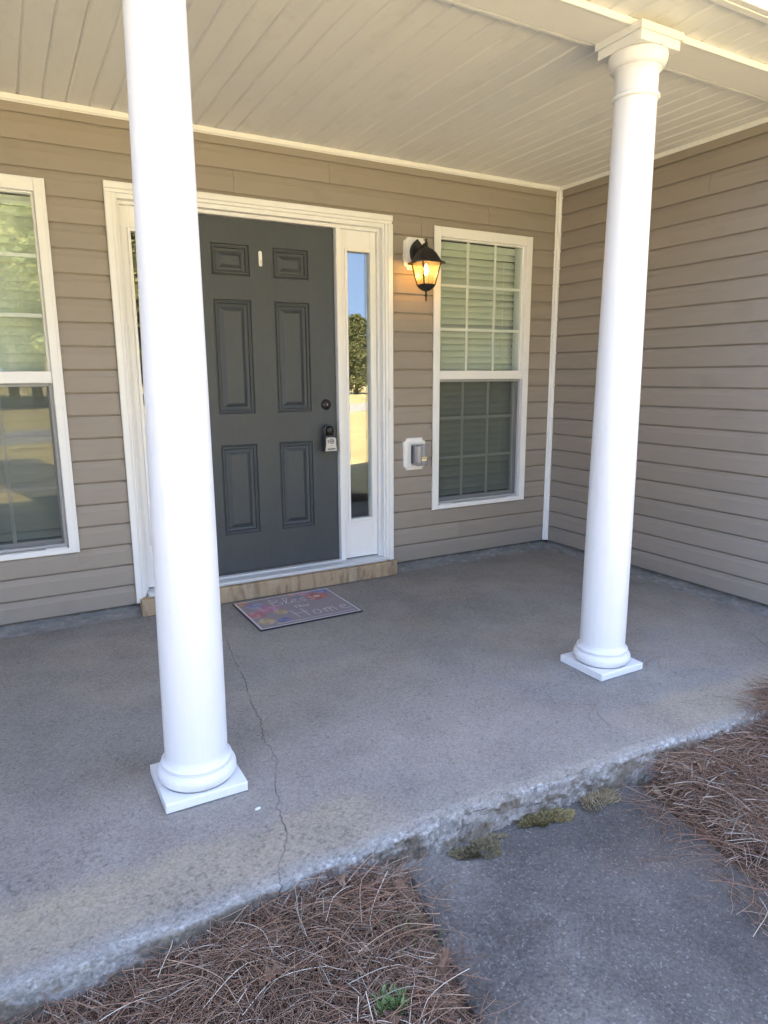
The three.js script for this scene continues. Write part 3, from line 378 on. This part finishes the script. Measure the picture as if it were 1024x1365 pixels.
// ---------- wall lantern ----------
function mountingBlock(w, h, c) { const s = (W, H, C) => shape([[-W + C, -H], [W - C, -H], [W - C, -H + C * 0.4], [W - C * 0.4, -H + C], [W, -H + C], [W, H - C], [W - C * 0.4, H - C], [W - C, H - C * 0.4], [W - C, H], [-W + C, H], [-W + C, H - C * 0.4], [-W + C * 0.4, H - C], [-W, H - C], [-W, -H + C], [-W + C * 0.4, -H + C], [-W + C, -H + C * 0.4]]); return [extr(s(w / 2, h / 2, c), 0.022, 0.004, 0.008, 2), box(-w / 2 + 0.026, w / 2 - 0.026, -h / 2 + 0.026, h / 2 - 0.026, 0.028, 0.036, 0.003)]; }
{ const L = group('wall_lantern', 'lit black four-sided coach lantern on a white mounting block', 'lantern', null, [0.523, 2.048, 0]);
  mesh('mounting_block', mountingBlock(0.165, 0.195, 0.022), WHITE, L);
  // shield back plate
  const sp = new THREE.Shape(); sp.moveTo(0, 0.085); sp.bezierCurveTo(0.018, 0.068, 0.045, 0.05, 0.05, 0.015); sp.bezierCurveTo(0.052, -0.03, 0.035, -0.055, 0, -0.075); sp.bezierCurveTo(-0.035, -0.055, -0.052, -0.03, -0.05, 0.015); sp.bezierCurveTo(-0.045, 0.05, -0.018, 0.068, 0, 0.085);
  mesh('back_plate', extr(sp, 0.026, 0.010, 0.0365, 3), BLACK, L);
  const cx = -0.012, cz = 0.175;
  mesh('arm', [new THREE.TubeGeometry(new THREE.CatmullRomCurve3([[0, 0.01, 0.055], [-0.002, 0.014, 0.09], [-0.006, 0.026, 0.12], [-0.01, 0.036, 0.15], [cx, 0.034, cz]].map(p => new THREE.Vector3(...p))), 24, 0.0095, 12)], BLACK, L);
  const rsq = (w, y, p = 5) => { const a = []; for (let i = 0; i < 40; i++) { const t = 2 * Math.PI * i / 40, c = Math.cos(t), s = Math.sin(t), k = w / Math.pow(Math.pow(Math.abs(c), p) + Math.pow(Math.abs(s), p), 1 / p); a.push([cx + c * k, y, cz + s * k]); } return a; };
  const loft = secs => { const P = []; const n = 40; for (let j = 0; j + 1 < secs.length; j++) for (let i = 0; i < n; i++) { const a = secs[j][i], b = secs[j][(i + 1) % n], c = secs[j + 1][(i + 1) % n], d = secs[j + 1][i]; P.push(...a, ...b, ...c, ...a, ...c, ...d); } const g = new THREE.BufferGeometry(); g.setAttribute('position', new THREE.Float32BufferAttribute(P, 3)); g.setAttribute('uv', new THREE.Float32BufferAttribute(new Float32Array(P.length / 3 * 2), 2)); g.computeVertexNormals(); return toCreasedNormals(g, 0.7); };
  const yT = -0.075;                    // bottom of the roof
  BLACK.side = THREE.DoubleSide;
  mesh('roof', loft([rsq(0.070, yT + 0.006), rsq(0.094, yT - 0.002, 6), rsq(0.093, yT + 0.003, 6), rsq(0.076, yT + 0.012), rsq(0.066, yT + 0.034, 4.2), rsq(0.055, yT + 0.056, 3.6), rsq(0.040, yT + 0.075, 3), rsq(0.022, yT + 0.087, 2.4), rsq(0.012, yT + 0.093, 2), rsq(0.0005, yT + 0.096, 2)]), BLACK, L);
  const fin = lathe([[0.0, 0.052], [0.004, 0.05], [0.0065, 0.043], [0.004, 0.037], [0.006, 0.033], [0.010, 0.024], [0.008, 0.014], [0.012, 0.006], [0.014, 0]], 20); fin.translate(cx, yT + 0.092, cz); mesh('finial', fin, BLACK, L);
  const y0 = yT + 0.002, y1 = yT - 0.128, w0 = 0.068, w1 = 0.041;
  mesh('bottom_cup', loft([rsq(0.001, y1 + 0.004), rsq(w1 + 0.004, y1 + 0.004), rsq(w1 + 0.006, y1 - 0.002), rsq(0.040, y1 - 0.016, 4), rsq(0.029, y1 - 0.027, 3), rsq(0.016, y1 - 0.034, 2.2), rsq(0.006, y1 - 0.037, 2)]), BLACK, L);
  const fb = lathe([[0.0, -0.062], [0.003, -0.058], [0.0055, -0.045], [0.004, -0.036], [0.0085, -0.026], [0.0085, -0.020], [0.005, -0.014], [0.007, 0.0]], 20); fb.translate(cx, y1 - 0.036, cz); mesh('finial', fb, BLACK, L);
  const cor = [[1, 1], [1, -1], [-1, -1], [-1, 1]];
  for (const [sx, sz] of cor) { const a = new THREE.Vector3(cx + sx * w0 * 0.95, y0, cz + sz * w0 * 0.95), b = new THREE.Vector3(cx + sx * w1 * 0.95, y1, cz + sz * w1 * 0.95); mesh('bar', new THREE.TubeGeometry(new THREE.LineCurve3(a, b), 1, 0.0042, 8), BLACK, L); }
  const AMBER = phys(rgb(0.98, 0.84, 0.52), 0.3, { transmission: 1, thickness: 0, ior: 1.5, side: THREE.DoubleSide });
  for (let i = 0; i < 4; i++) { const [ax, az] = cor[i], [bx, bz] = cor[(i + 1) % 4], f = 0.90; const g = new THREE.BufferGeometry(); g.setAttribute('position', new THREE.Float32BufferAttribute([cx + ax * w0 * f, y0, cz + az * w0 * f, cx + bx * w0 * f, y0, cz + bz * w0 * f, cx + bx * w1 * f, y1, cz + bz * w1 * f, cx + ax * w0 * f, y0, cz + az * w0 * f, cx + bx * w1 * f, y1, cz + bz * w1 * f, cx + ax * w1 * f, y1, cz + az * w1 * f], 3)); g.setAttribute('uv', new THREE.Float32BufferAttribute(new Float32Array(12), 2)); g.computeVertexNormals(); mesh('pane', g, AMBER, L); }
  const socket = cyl(0.010, 0.010, 0.055, 16); socket.translate(cx, y1 + 0.03, cz); mesh('socket', socket, std(rgb(0.7, 0.64, 0.5), 0.6), L);
  const bulb = lathe([[0.007, 0], [0.012, 0.012], [0.0165, 0.026], [0.0155, 0.038], [0.009, 0.055], [0.003, 0.066], [0.0, 0.07]], 20); bulb.translate(cx, y1 + 0.057, cz);
  mesh('bulb', bulb, std(rgb(0.9, 0.8, 0.6), 0.4, { emissive: rgb(1.0, 0.62, 0.24), emissiveIntensity: 2.4 }), L);
  const pl = new THREE.PointLight(rgb(1.0, 0.50, 0.17), 0.013, 12, 2); pl.position.set(cx, y1 + 0.085, cz); pl.castShadow = true; pl.shadow.radius = 0.8; pl.name = 'lantern_light'; L.add(pl);
}

// ---------- outdoor outlet ----------
{ const E = group('outdoor_outlet', 'white block with a clear bubble-covered outdoor outlet below the lantern', 'outlet', null, [0.522, 0.795, 0]);
  mesh('mounting_block', mountingBlock(0.166, 0.212, 0.022), WHITE, E);
  mesh('base', box(-0.028, 0.052, -0.072, 0.066, 0.036, 0.052, 0.004), std(rgb(0.28, 0.29, 0.31), 0.5), E);
  mesh('receptacle', box(-0.012, 0.036, -0.055, 0.05, 0.052, 0.060, 0.004), std(rgb(0.62, 0.62, 0.6), 0.5), E);
  mesh('bubble_cover', new RoundedBoxGeometry(0.088, 0.142, 0.066, 4, 0.018).translate(0.012, -0.002, 0.085), phys(rgb(0.70, 0.70, 0.74), 0.16, { transmission: 0.8, thickness: 0, ior: 1.5, side: THREE.DoubleSide }), E);
  mesh('hinge', box(-0.034, -0.028, -0.06, 0.058, 0.04, 0.062, 0.002), std(rgb(0.04, 0.04, 0.045), 0.5), E);
  const cv = document.createElement('canvas'); cv.width = 128; cv.height = 96; const c = cv.getContext('2d'); c.fillStyle = '#e9cf92'; c.fillRect(0, 0, 128, 96); c.fillStyle = '#f3e6c4'; c.fillRect(0, 62, 128, 34); c.fillStyle = '#5d4a26'; for (let i = 0; i < 4; i++) c.fillRect(24 + i * 21, 22 + (i % 2) * 3, 15, 20);
  const t = new THREE.CanvasTexture(cv); t.colorSpace = THREE.SRGBColorSpace; const p = new THREE.PlaneGeometry(0.036, 0.026); p.translate(0.020, -0.026, 0.1186); mesh('sticker', p, std(rgb(1, 1, 1), 0.5, { map: t }), E); }

// ---------- doormat ----------
{ const cv = document.createElement('canvas'); cv.width = 1024; cv.height = 832; const c = cv.getContext('2d'); c.fillStyle = '#857c82'; c.fillRect(0, 0, 1024, 832);
  for (let i = 0; i < 2600; i++) { c.fillStyle = `rgba(${60 + rnd() * 70 | 0},${55 + rnd() * 60 | 0},${75 + rnd() * 60 | 0},0.25)`; c.fillRect(rnd() * 1024, rnd() * 832, 3 + rnd() * 26, 2 + rnd() * 7); }
  const flower = (x, y, r, cols, n = 6) => { for (let ring = 0; ring < 3; ring++) { const R = r * (1 - ring * 0.3); for (let i = 0; i < n; i++) { const a = i / n * 6.283 + ring * 0.5 + rnd() * 0.3; c.fillStyle = cols[(i + ring) % cols.length]; c.globalAlpha = 0.8; c.beginPath(); c.arc(x + Math.cos(a) * R * 0.62, y + Math.sin(a) * R * 0.62, R * 0.46, 0, 6.283); c.fill(); } } c.globalAlpha = 1; };
  const leaf = (x, y, a, l, col) => { c.fillStyle = col; c.globalAlpha = 0.85; c.beginPath(); const dx = Math.cos(a) * l, dy = Math.sin(a) * l, nx = -Math.sin(a) * l * 0.25, ny = Math.cos(a) * l * 0.25; c.moveTo(x, y); c.quadraticCurveTo(x + dx / 2 + nx, y + dy / 2 + ny, x + dx, y + dy); c.quadraticCurveTo(x + dx / 2 - nx, y + dy / 2 - ny, x, y); c.fill(); c.globalAlpha = 1; };
  for (let i = 0; i < 26; i++) leaf(rr(0, 330), rr(60, 800), rr(0, 6.28), rr(50, 120), ['#6d83b5', '#a8a06a', '#8b6d8f', '#4f64a5', '#9a7f7a'][i % 5]);
  for (let i = 0; i < 20; i++) leaf(rr(640, 1010), rr(10, 260), rr(0, 6.28), rr(50, 110), ['#5f78b8', '#b3a777', '#4c5fa8', '#9c8aa5', '#a58a86'][i % 5]);
  for (let i = 0; i < 12; i++) leaf(rr(880, 1010), rr(250, 700), rr(0, 6.28), rr(40, 90), ['#8c8a80', '#a39a7d', '#77789a'][i % 3]);
  flower(60, 60, 75, ['#c97d5a', '#c25d63', '#d2a35f']); flower(175, 190, 85, ['#7a86bb', '#5a6cae', '#9aa2c4']); flower(250, 330, 105, ['#c06f95', '#cf8fb0', '#b2587f'], 7); flower(330, 470, 70, ['#c4a45d', '#cdb77e', '#a98b52']); flower(90, 430, 95, ['#c15a60', '#b34550', '#d08a86'], 7); flower(120, 650, 85, ['#c9b06a', '#d6c68f', '#b2945a']); flower(280, 690, 65, ['#4a5ca0', '#6070b4', '#39498c']);
  flower(820, 200, 110, ['#c2463f', '#d05b48', '#a83a3c'], 7); flower(820, 200, 36, ['#d9cfae', '#e3dfc8']); flower(720, 50, 60, ['#c78ea8', '#b86f92']); flower(930, 60, 75, ['#5b73bd', '#4a5da6', '#8095cc']); flower(610, 40, 42, ['#c9a07d', '#c77f86']);
  c.globalAlpha = 0.5; c.fillStyle = '#8f8688'; c.fillRect(0, 0, 1024, 832); c.globalAlpha = 0.6; c.strokeStyle = '#eeecf0'; c.lineCap = 'round'; c.lineJoin = 'round';
  const glyph = { B: [[0, 1, 0.06, 0], [0, 0.06, 0.5, -0.02, 0.62, 0.3, 0.1, 0.46], [0.1, 0.46, 0.72, 0.5, 0.7, 0.98, 0, 1]], l: [[0.05, 0.9, 0.6, 0.1, 0.25, -0.15, 0.15, 0.5, 0.2, 1.05, 0.5, 0.9]], e: [[0, 0.75, 0.5, 0.7, 0.35, 0.4, 0.05, 0.6, 0.2, 1.05, 0.6, 0.9]], s: [[0.4, 0.5, 0.1, 0.45, 0.15, 0.68, 0.4, 0.75, 0.3, 1.0, 0, 0.95]], t: [[0.2, 0.15, 0.15, 1], [0, 0.45, 0.4, 0.42]], h: [[0.1, 0, 0.05, 1], [0.07, 0.7, 0.3, 0.4, 0.4, 0.6, 0.4, 1]], i: [[0.1, 0.45, 0.1, 1], [0.12, 0.22, 0.13, 0.25]], H: [[0, 0.05, 0.1, 1], [0.6, 0, 0.66, 1], [-0.06, 0.55, 0.75, 0.45]], o: [[0.3, 0.45, 0.02, 0.5, 0.05, 1.0, 0.4, 1.0, 0.45, 0.55, 0.3, 0.45]], m: [[0, 0.5, 0.05, 1], [0.04, 0.7, 0.25, 0.38, 0.32, 0.65, 0.32, 1], [0.32, 0.7, 0.5, 0.38, 0.6, 0.65, 0.62, 1]] };
  const write = (word, x, y, h, adv, lw) => { c.lineWidth = lw; for (const ch of word) { for (const st of glyph[ch]) { c.beginPath(); const P = []; for (let i = 0; i < st.length; i += 2) P.push([x + st[i] * h * 0.8, y + st[i + 1] * h]); c.moveTo(...P[0]); if (P.length === 2) c.lineTo(...P[1]); else { for (let i = 1; i < P.length - 1; i++) { const q = i === P.length - 2 ? P[i + 1] : [(P[i][0] + P[i + 1][0]) / 2, (P[i][1] + P[i + 1][1]) / 2]; c.quadraticCurveTo(P[i][0], P[i][1], q[0], q[1]); } } c.stroke(); } x += h * adv * ({ B: 1.25, H: 1.45, l: 0.8, m: 1.3, i: 0.5 }[ch] || 1); } };
  write('Bless', 330, 90, 190, 0.5, 7); write('this', 500, 345, 90, 0.5, 7); write('Home', 420, 470, 220, 0.55, 7); c.globalAlpha = 1;
  c.lineWidth = 9; c.globalAlpha = 0.8; c.strokeRect(16, 16, 992, 800); c.lineWidth = 5; c.beginPath(); c.moveTo(180, 760); c.lineTo(980, 760); c.stroke(); c.globalAlpha = 1;
  const t = new THREE.CanvasTexture(cv); t.colorSpace = THREE.SRGBColorSpace; t.anisotropy = 8;
  const M = group('doormat', 'printed doormat with flowers and a welcome message before the door', 'doormat', null, [-0.475, 0.002, 0.368]); M.rotation.y = 0.008;
  mesh('backing', box(-0.301, 0.301, 0, 0.007, -0.242, 0.242, 0.002), std(rgb(0.03, 0.03, 0.032), 0.9), M);
  const p = new THREE.PlaneGeometry(0.598, 0.480, 30, 24); p.rotateX(-Math.PI / 2); p.translate(0, 0.0078, 0); mesh('print', p, std(rgb(1, 1, 1), 0.95, { map: t }), M); }

// ---------- paint chip ----------
{ const s = new THREE.Shape(); s.absellipse(0, 0, 0.010, 0.006, 0, 6.283, false, 0.3); const g = extr(s, 0.0012); g.rotateX(-Math.PI / 2); g.translate(-1.268, 0.0022, 2.02); tag(mesh('paint_spot', g, WHITE), 'small white paint spot on the slab beside the crack', 'paint spot'); }

// ---------- pine straw ----------
function needleGeo() { const gs = []; for (let k = 0; k < 3; k++) { const a = [0, 0.9, -0.5][k], c = [0.22, -0.3, 0.12][k], ox = [0, 0.15, -0.2][k], oz = [0, -0.25, 0.3][k]; const pts = []; for (let i = 0; i <= 5; i++) { const t = i / 5 - 0.5; pts.push(new THREE.Vector3(ox + t * Math.cos(a) - c * (t * t) * Math.sin(a), 0.10 * Math.sin(t * 3.0 + k * 2), oz + t * Math.sin(a) + c * 2 * t * t * Math.cos(a) + 0.03 * Math.sin(t * 9 + k))); } gs.push(new THREE.TubeGeometry(new THREE.CatmullRomCurve3(pts), 8, 0.0058, 3)); } return merge(gs); }
const NG = needleGeo(), NM = std(rgb(1, 1, 1), 0.6);
function straw(side, n, label) {
  const im = new THREE.InstancedMesh(NG, NM, n); const o = new THREE.Object3D(), col = new THREE.Color(); im.castShadow = im.receiveShadow = true;
  for (let i = 0; i < n; i++) { let x, z; const near = rnd() < 0.9;
    if (side < 0) { z = near ? rr(2.345, 3.25) : rr(3.25, 4.6); const mg = rnd() < 0.05 ? 0.02 : rr(0.085, 0.13); x = near ? lerp(walkL(z) - mg, -2.35, Math.pow(rnd(), 0.9)) : rr(-4.5, walkL(z) - 0.1); z = Math.max(z, edgeZ(x) + rr(0.03, 0.09)); }
    else { z = near ? rr(2.36, 3.15) : rr(3.1, 4.4); x = lerp(walkR(z) + (rnd() < 0.02 ? 0.03 : rr(0.085, 0.13)), 1.78, rnd()); z = Math.max(z, edgeZ(x) + (x > 0.55 ? -0.05 * smooth(0.6, 0.9, x) + rr(0, 0.06) : rr(0.03, 0.09))); }
    const spill = side > 0 && rnd() < 0.006; if (spill) { x = walkR(z) - rr(0, 0.12); }
    const len = rr(0.11, 0.25), yaw = rr(0, 6.283), up = rr(-0.10, 0.2) * (rnd() < 0.85 ? 1 : 2.4); const lift = Math.pow(rnd(), 1.6) * 0.03 + 0.003;
    const stray = side > 0 && i < 12; if (stray) { x = rr(0.0, 1.5); z = rr(0.2, 2.2); }
    let by = spill ? WY : bedY(x, z, side); if (z < edgeZ(x) + 0.01) by = 0.004;
    o.position.set(x, by + lift, z);
    if (!stray && o.position.z < edgeZ(o.position.x) + 0.012 && x < 0.6) o.position.z = edgeZ(o.position.x) + rr(0.03, 0.07);
    if (stray) { o.rotation.set(0, yaw, 0, 'YZX'); o.position.y = 0.011; } else o.rotation.set(rr(-0.22, 0.22), yaw, up * 0.8, 'YZX'); const th = rr(0.12, 0.18); o.scale.set(len * (stray ? 0.6 : 1), stray ? 0.1 : th, len * rr(0.55, 1.05) * (rnd() < 0.5 ? -1 : 1)); o.updateMatrix(); im.setMatrixAt(i, o.matrix);
    const t = rnd(), k = rr(0.6, 1.6); if (t < 0.62) col.setRGB(0.215 * k, 0.122 * k, 0.078 * k); else if (t < 0.945) col.setRGB(0.29 * k, 0.20 * k, 0.138 * k); else col.setRGB(0.50 * k, 0.43 * k, 0.35 * k); im.setColorAt(i, col); }
  im.name = numbered('pine_straw'); im.userData = { kind: 'stuff', label, category: 'pine straw' }; scene.add(im); }
straw(-1, 12000, 'brown pine straw in the bed before the cracked slab edge');
straw(1, 12000, 'brown pine straw piled against the slab near the side wall');

// fallen oak leaves
{ const s = new THREE.Shape(); const out = []; for (let i = 0; i <= 24; i++) { const t = i / 24, w = Math.sin(Math.PI * Math.pow(t, 0.8)) * 0.24 * (1 + 0.42 * Math.sin(t * 21)); out.push([t, Math.max(w, 0.008)]); }
  [...out, ...out.map(([a, b]) => [a, -b]).reverse()].forEach(([a, b], i) => i ? s.lineTo(a, b) : s.moveTo(a, b));
  const leafGeo = curl => { const g = extr(s, 0.012); const p = g.attributes.position; for (let i = 0; i < p.count; i++) { const x = p.getX(i), y = p.getY(i); p.setZ(i, p.getZ(i) + curl * (y * y * 2.2 + 0.25 * Math.sin(x * 3.1) + 0.06 * Math.sin(x * 17 + y * 9))); } g.rotateX(-Math.PI / 2); g.computeVertexNormals(); return g; };
  const LG = [leafGeo(0.5), leafGeo(-0.45), leafGeo(0.9)], LM = [rgb(0.19, 0.11, 0.068), rgb(0.24, 0.155, 0.10), rgb(0.15, 0.09, 0.06), rgb(0.27, 0.19, 0.13)].map(c => std(c, 0.75, { side: THREE.DoubleSide }));
  const spots = [[-1.09, 2.43], [-1.16, 2.40], [-1.38, 2.47], [-1.45, 2.55], [-1.28, 2.50], [-1.23, 2.60], [-1.12, 2.52], [-1.02, 2.47], [-1.18, 2.86], [-1.24, 2.80], [-1.5, 2.7], [-1.62, 2.58], [-1.33, 2.72], [-1.68, 2.75], [-1.05, 2.7]];
  for (const [x, z] of spots) { const o = mesh('oak_leaf', LG[(rnd() * 3) | 0], LM[(rnd() * 4) | 0]); const k = rr(0.045, 0.075); o.position.set(x, bedY(x, z, -1) + rr(0.026, 0.038), z); o.scale.set(k, k * 0.9, k * rr(0.8, 1.2)); o.rotation.set(rr(-0.3, 0.3), rr(0, 6.28), rr(-0.25, 0.25)); tag(o, 'curled brown oak leaf lying in the straw before the cracked slab edge', 'leaf', 'fallen leaves in the bed before the crack'); }
  for (const [x, z] of [[0.02, 2.43], [0.32, 2.54], [0.18, 2.66], [0.46, 2.62], [0.2, 2.47], [0.55, 2.5], [0.36, 2.75], [0.1, 2.55], [0.65, 2.66]]) { const o = mesh('oak_leaf', LG[(rnd() * 3) | 0], LM[(rnd() * 4) | 0]); const k = rr(0.05, 0.08); o.position.set(x, bedY(x, z, 1) + rr(0.026, 0.038), z); o.scale.set(k * 1.15, k * 0.8, k * rr(0.6, 0.9)); o.rotation.set(rr(-0.3, 0.3), rr(0, 6.28), rr(-0.25, 0.25)); tag(o, 'narrow brown leaf lying in the straw between walkway and side wall', 'leaf', 'fallen leaves in the bed by the side wall'); } }

// weed, moss
function tuft(name, label, category, x, y, z, n, r, h, cols, w, flat) { const gs = [], C = []; const col = new THREE.Color();
  for (let i = 0; i < n; i++) { const a = rr(0, 6.283), d = r * Math.sqrt(rnd()) * (0.35 + 1.1 * noise(a * 1.6 + x * 50, 3.3)), px = Math.cos(a) * d, pz = Math.sin(a) * d * flat, hh = h * rr(0.4, 1) * (1 - 0.5 * (d / r) ** 2), lx = rr(-0.6, 0.6) * hh + px * 0.15, lz = rr(-0.6, 0.6) * hh + pz * 0.15, ya = rr(0, 3.14), wx = Math.cos(ya) * w, wz = Math.sin(ya) * w; const base = rnd() * hh * (flat < 1 ? 0.2 : 0.6);
    gs.push(px - wx * 0.3, base, pz - wz * 0.3, px + lx * 0.5 + wx, base + hh * 0.55, pz + lz * 0.5 + wz, px + lx, base + hh * 0.8, pz + lz, px - wx * 0.3, base, pz - wz * 0.3, px + lx, base + hh * 0.8, pz + lz, px + lx * 0.5 - wx, base + hh * 0.5, pz + lz * 0.5 - wz);
    const c = cols[(rnd() * cols.length) | 0], k = rr(0.75, 1.25); for (let j = 0; j < 6; j++) C.push(c[0] * k, c[1] * k, c[2] * k); }
  const g = new THREE.BufferGeometry(); g.setAttribute('position', new THREE.Float32BufferAttribute(gs, 3)); g.setAttribute('color', new THREE.Float32BufferAttribute(C, 3)); g.setAttribute('uv', new THREE.Float32BufferAttribute(new Float32Array(gs.length / 3 * 2), 2)); g.computeVertexNormals();
  const o = mesh(name, g, std(rgb(1, 1, 1), 0.8, { vertexColors: true, side: THREE.DoubleSide })); o.position.set(x, y, z); return tag(o, label, category); }
tuft('weed', 'small bright green weed growing through the pine straw', 'weed', -1.205, -0.10, 2.735, 420, 0.045, 0.045, [[0.17, 0.24, 0.08], [0.23, 0.31, 0.12], [0.13, 0.19, 0.07]], 0.0042, 1);
tuft('weed', 'thin pale sprigs in the straw against the walkway', 'weed', -1.06, -0.11, 2.56, 90, 0.07, 0.05, [[0.13, 0.17, 0.06], [0.16, 0.18, 0.08]], 0.0025, 1);
tuft('moss_clump', 'olive moss clump in the joint, larger of the two', 'moss', -0.425, WY + 0.002, 2.37, 2800, 0.088, 0.019, [[0.24, 0.195, 0.075], [0.30, 0.235, 0.11], [0.17, 0.14, 0.06]], 0.0026, 0.6);
tuft('moss_clump', 'flat olive moss patch in the joint nearer the pine straw', 'moss', -0.70, WY + 0.001, 2.375, 2400, 0.092, 0.010, [[0.17, 0.14, 0.075], [0.22, 0.18, 0.10], [0.13, 0.11, 0.06]], 0.0026, 0.5);
tuft('dead_grass', 'dry tan grass tuft in the joint below the slab face', 'grass tuft', -0.19, WY + 0.002, 2.385, 1100, 0.088, 0.034, [[0.40, 0.31, 0.19], [0.32, 0.25, 0.15], [0.5, 0.42, 0.28]], 0.0016, 0.5);

// ---------- trees across the road ----------
function crownGeo(n, size, fn, seedCols) { const P = [], C = []; for (let i = 0; i < n; i++) { const [x, y, z] = fn(); const s = size * rr(0.6, 1.4), a = rr(0, 6.28), b = rr(-1, 1), ux = Math.cos(a) * s, uz = Math.sin(a) * s, uy = b * s * 0.5, vx = -Math.sin(a) * s * 0.5 * b, vy = s * 0.6, vz = Math.cos(a) * s * 0.5 * b;
    P.push(x - ux, y - uy, z - uz, x + vx, y + vy, z + vz, x + ux, y + uy, z + uz, x - ux, y - uy, z - uz, x + ux, y + uy, z + uz, x - vx * 0.8, y - vy * 0.8, z - vz * 0.8);
    const c = seedCols[(rnd() * seedCols.length) | 0], k = rr(0.7, 1.3); for (let j = 0; j < 6; j++) C.push(c[0] * k, c[1] * k, c[2] * k); }
  const g = new THREE.BufferGeometry(); g.setAttribute('position', new THREE.Float32BufferAttribute(P, 3)); g.setAttribute('color', new THREE.Float32BufferAttribute(C, 3)); g.setAttribute('uv', new THREE.Float32BufferAttribute(new Float32Array(P.length / 3 * 2), 2)); g.computeVertexNormals(); return g; }
const LEAFM = std(rgb(1, 1, 1), 0.85, { vertexColors: true, side: THREE.DoubleSide }), BARK = std(rgb(0.12, 0.085, 0.06), 0.95);
function clumps(k, gen) { const c = []; for (let i = 0; i < k; i++) c.push(gen()); return () => { const [x, y, z, r] = c[(rnd() * k) | 0]; const a = rr(0, 6.283), u = rr(-1, 1), d = r * Math.cbrt(rnd()), q = Math.sqrt(1 - u * u); return [x + Math.cos(a) * q * d, y + u * d * 0.7, z + Math.sin(a) * q * d]; }; }
const kinds = {
  pine: { crown: crownGeo(20000, 0.14, clumps(70, () => { const y = rr(3.5, 14), r = lerp(3.0, 0.8, (y - 3.5) / 11), a = rr(0, 6.28); return [Math.cos(a) * r * rnd(), y, Math.sin(a) * r * rnd(), rr(0.7, 1.3)]; }), [[0.10, 0.12, 0.03], [0.13, 0.13, 0.035], [0.07, 0.095, 0.028]]), h: 13, r: 0.2 },
  broad: { crown: crownGeo(22000, 0.13, clumps(80, () => { const a = rr(0, 6.28), y = rr(1.6, 9.5), r = 3.4 * Math.sin(clamp((y - 0.5) / 10) * Math.PI); return [Math.cos(a) * r * Math.sqrt(rnd()), y, Math.sin(a) * r * Math.sqrt(rnd()), rr(0.8, 1.5)]; }), [[0.15, 0.145, 0.045], [0.18, 0.155, 0.055], [0.11, 0.12, 0.035]]), h: 8, r: 0.22 },
  cedar: { crown: crownGeo(16000, 0.11, clumps(90, () => { const y = rr(0.5, 7.0), r = 2.6 * (1 - Math.pow(y / 7.6, 1.6)) * (0.6 + 0.4 * Math.min(1, y)), a = rr(0, 6.28); return [Math.cos(a) * r * Math.sqrt(rnd()), y, Math.sin(a) * r * Math.sqrt(rnd()), rr(0.5, 0.9)]; }), [[0.085, 0.10, 0.035], [0.11, 0.115, 0.04], [0.14, 0.125, 0.05]]), h: 6.5, r: 0.16 } };
const treeLabels = { pine: ['tall pine with yellow-green needles in the wood across the road', 'pines across the road'], broad: ['bushy yellow-green tree filling the wood edge across the road', 'broad trees across the road'], cedar: ['dark evergreen mirrored in the sidelight beyond the road', 'dark evergreens beyond the road'] };
function tree(kind, x, z, s) { const K = kinds[kind]; const t = group(kind + '_tree', treeLabels[kind][0], 'tree', treeLabels[kind][1], [x, -0.22, z]); if (!K.trunk) { const g = new THREE.CylinderGeometry(K.r * 0.3, K.r, K.h, 9, 6); g.translate(0, K.h / 2, 0); const p = g.attributes.position; for (let i = 0; i < p.count; i++) p.setX(i, p.getX(i) + 0.15 * Math.sin(p.getY(i) * 0.5)); const limbs = []; for (let i = 0; i < 7; i++) { const y = K.h * lerp(0.3, 0.9, i / 7), a = i * 2.4, l = 1.6 * (1 - y / K.h * 0.6); limbs.push(new THREE.TubeGeometry(new THREE.LineCurve3(new THREE.Vector3(0.15 * Math.sin(y * 0.5), y, 0), new THREE.Vector3(Math.cos(a) * l, y + l * 0.4, Math.sin(a) * l)), 1, K.r * 0.25, 5)); } g.computeVertexNormals(); K.trunk = merge([g, ...limbs]); }
  mesh('trunk', K.trunk, BARK, t); mesh('crown', K.crown, LEAFM, t); t.rotation.y = rr(0, 6.28); t.scale.setScalar(s); }
for (let i = 0; i < 22; i++) { const x = -22 + i * 1.75 + rr(-0.6, 0.6), z = 33 + rr(-2.5, 5) + Math.max(0, x) * 0.5; tree(rnd() < 0.5 ? 'pine' : 'broad', x, z, rr(0.85, 1.2)); }
for (let i = 0; i < 12; i++) tree(i % 2 ? 'pine' : 'broad', -12 + i * 2.1 + rr(-0.5, 0.5), 42 + rr(-1, 3), rr(1.2, 1.5));
for (const [x, z, s] of [[24.5, 48, 0.9], [21.5, 50, 0.75], [33, 54, 0.8], [44, 50, 0.95], [52, 42, 0.9], [40, 58, 0.9]]) tree('cedar', x, z, s);

renderer.render(scene, camera);
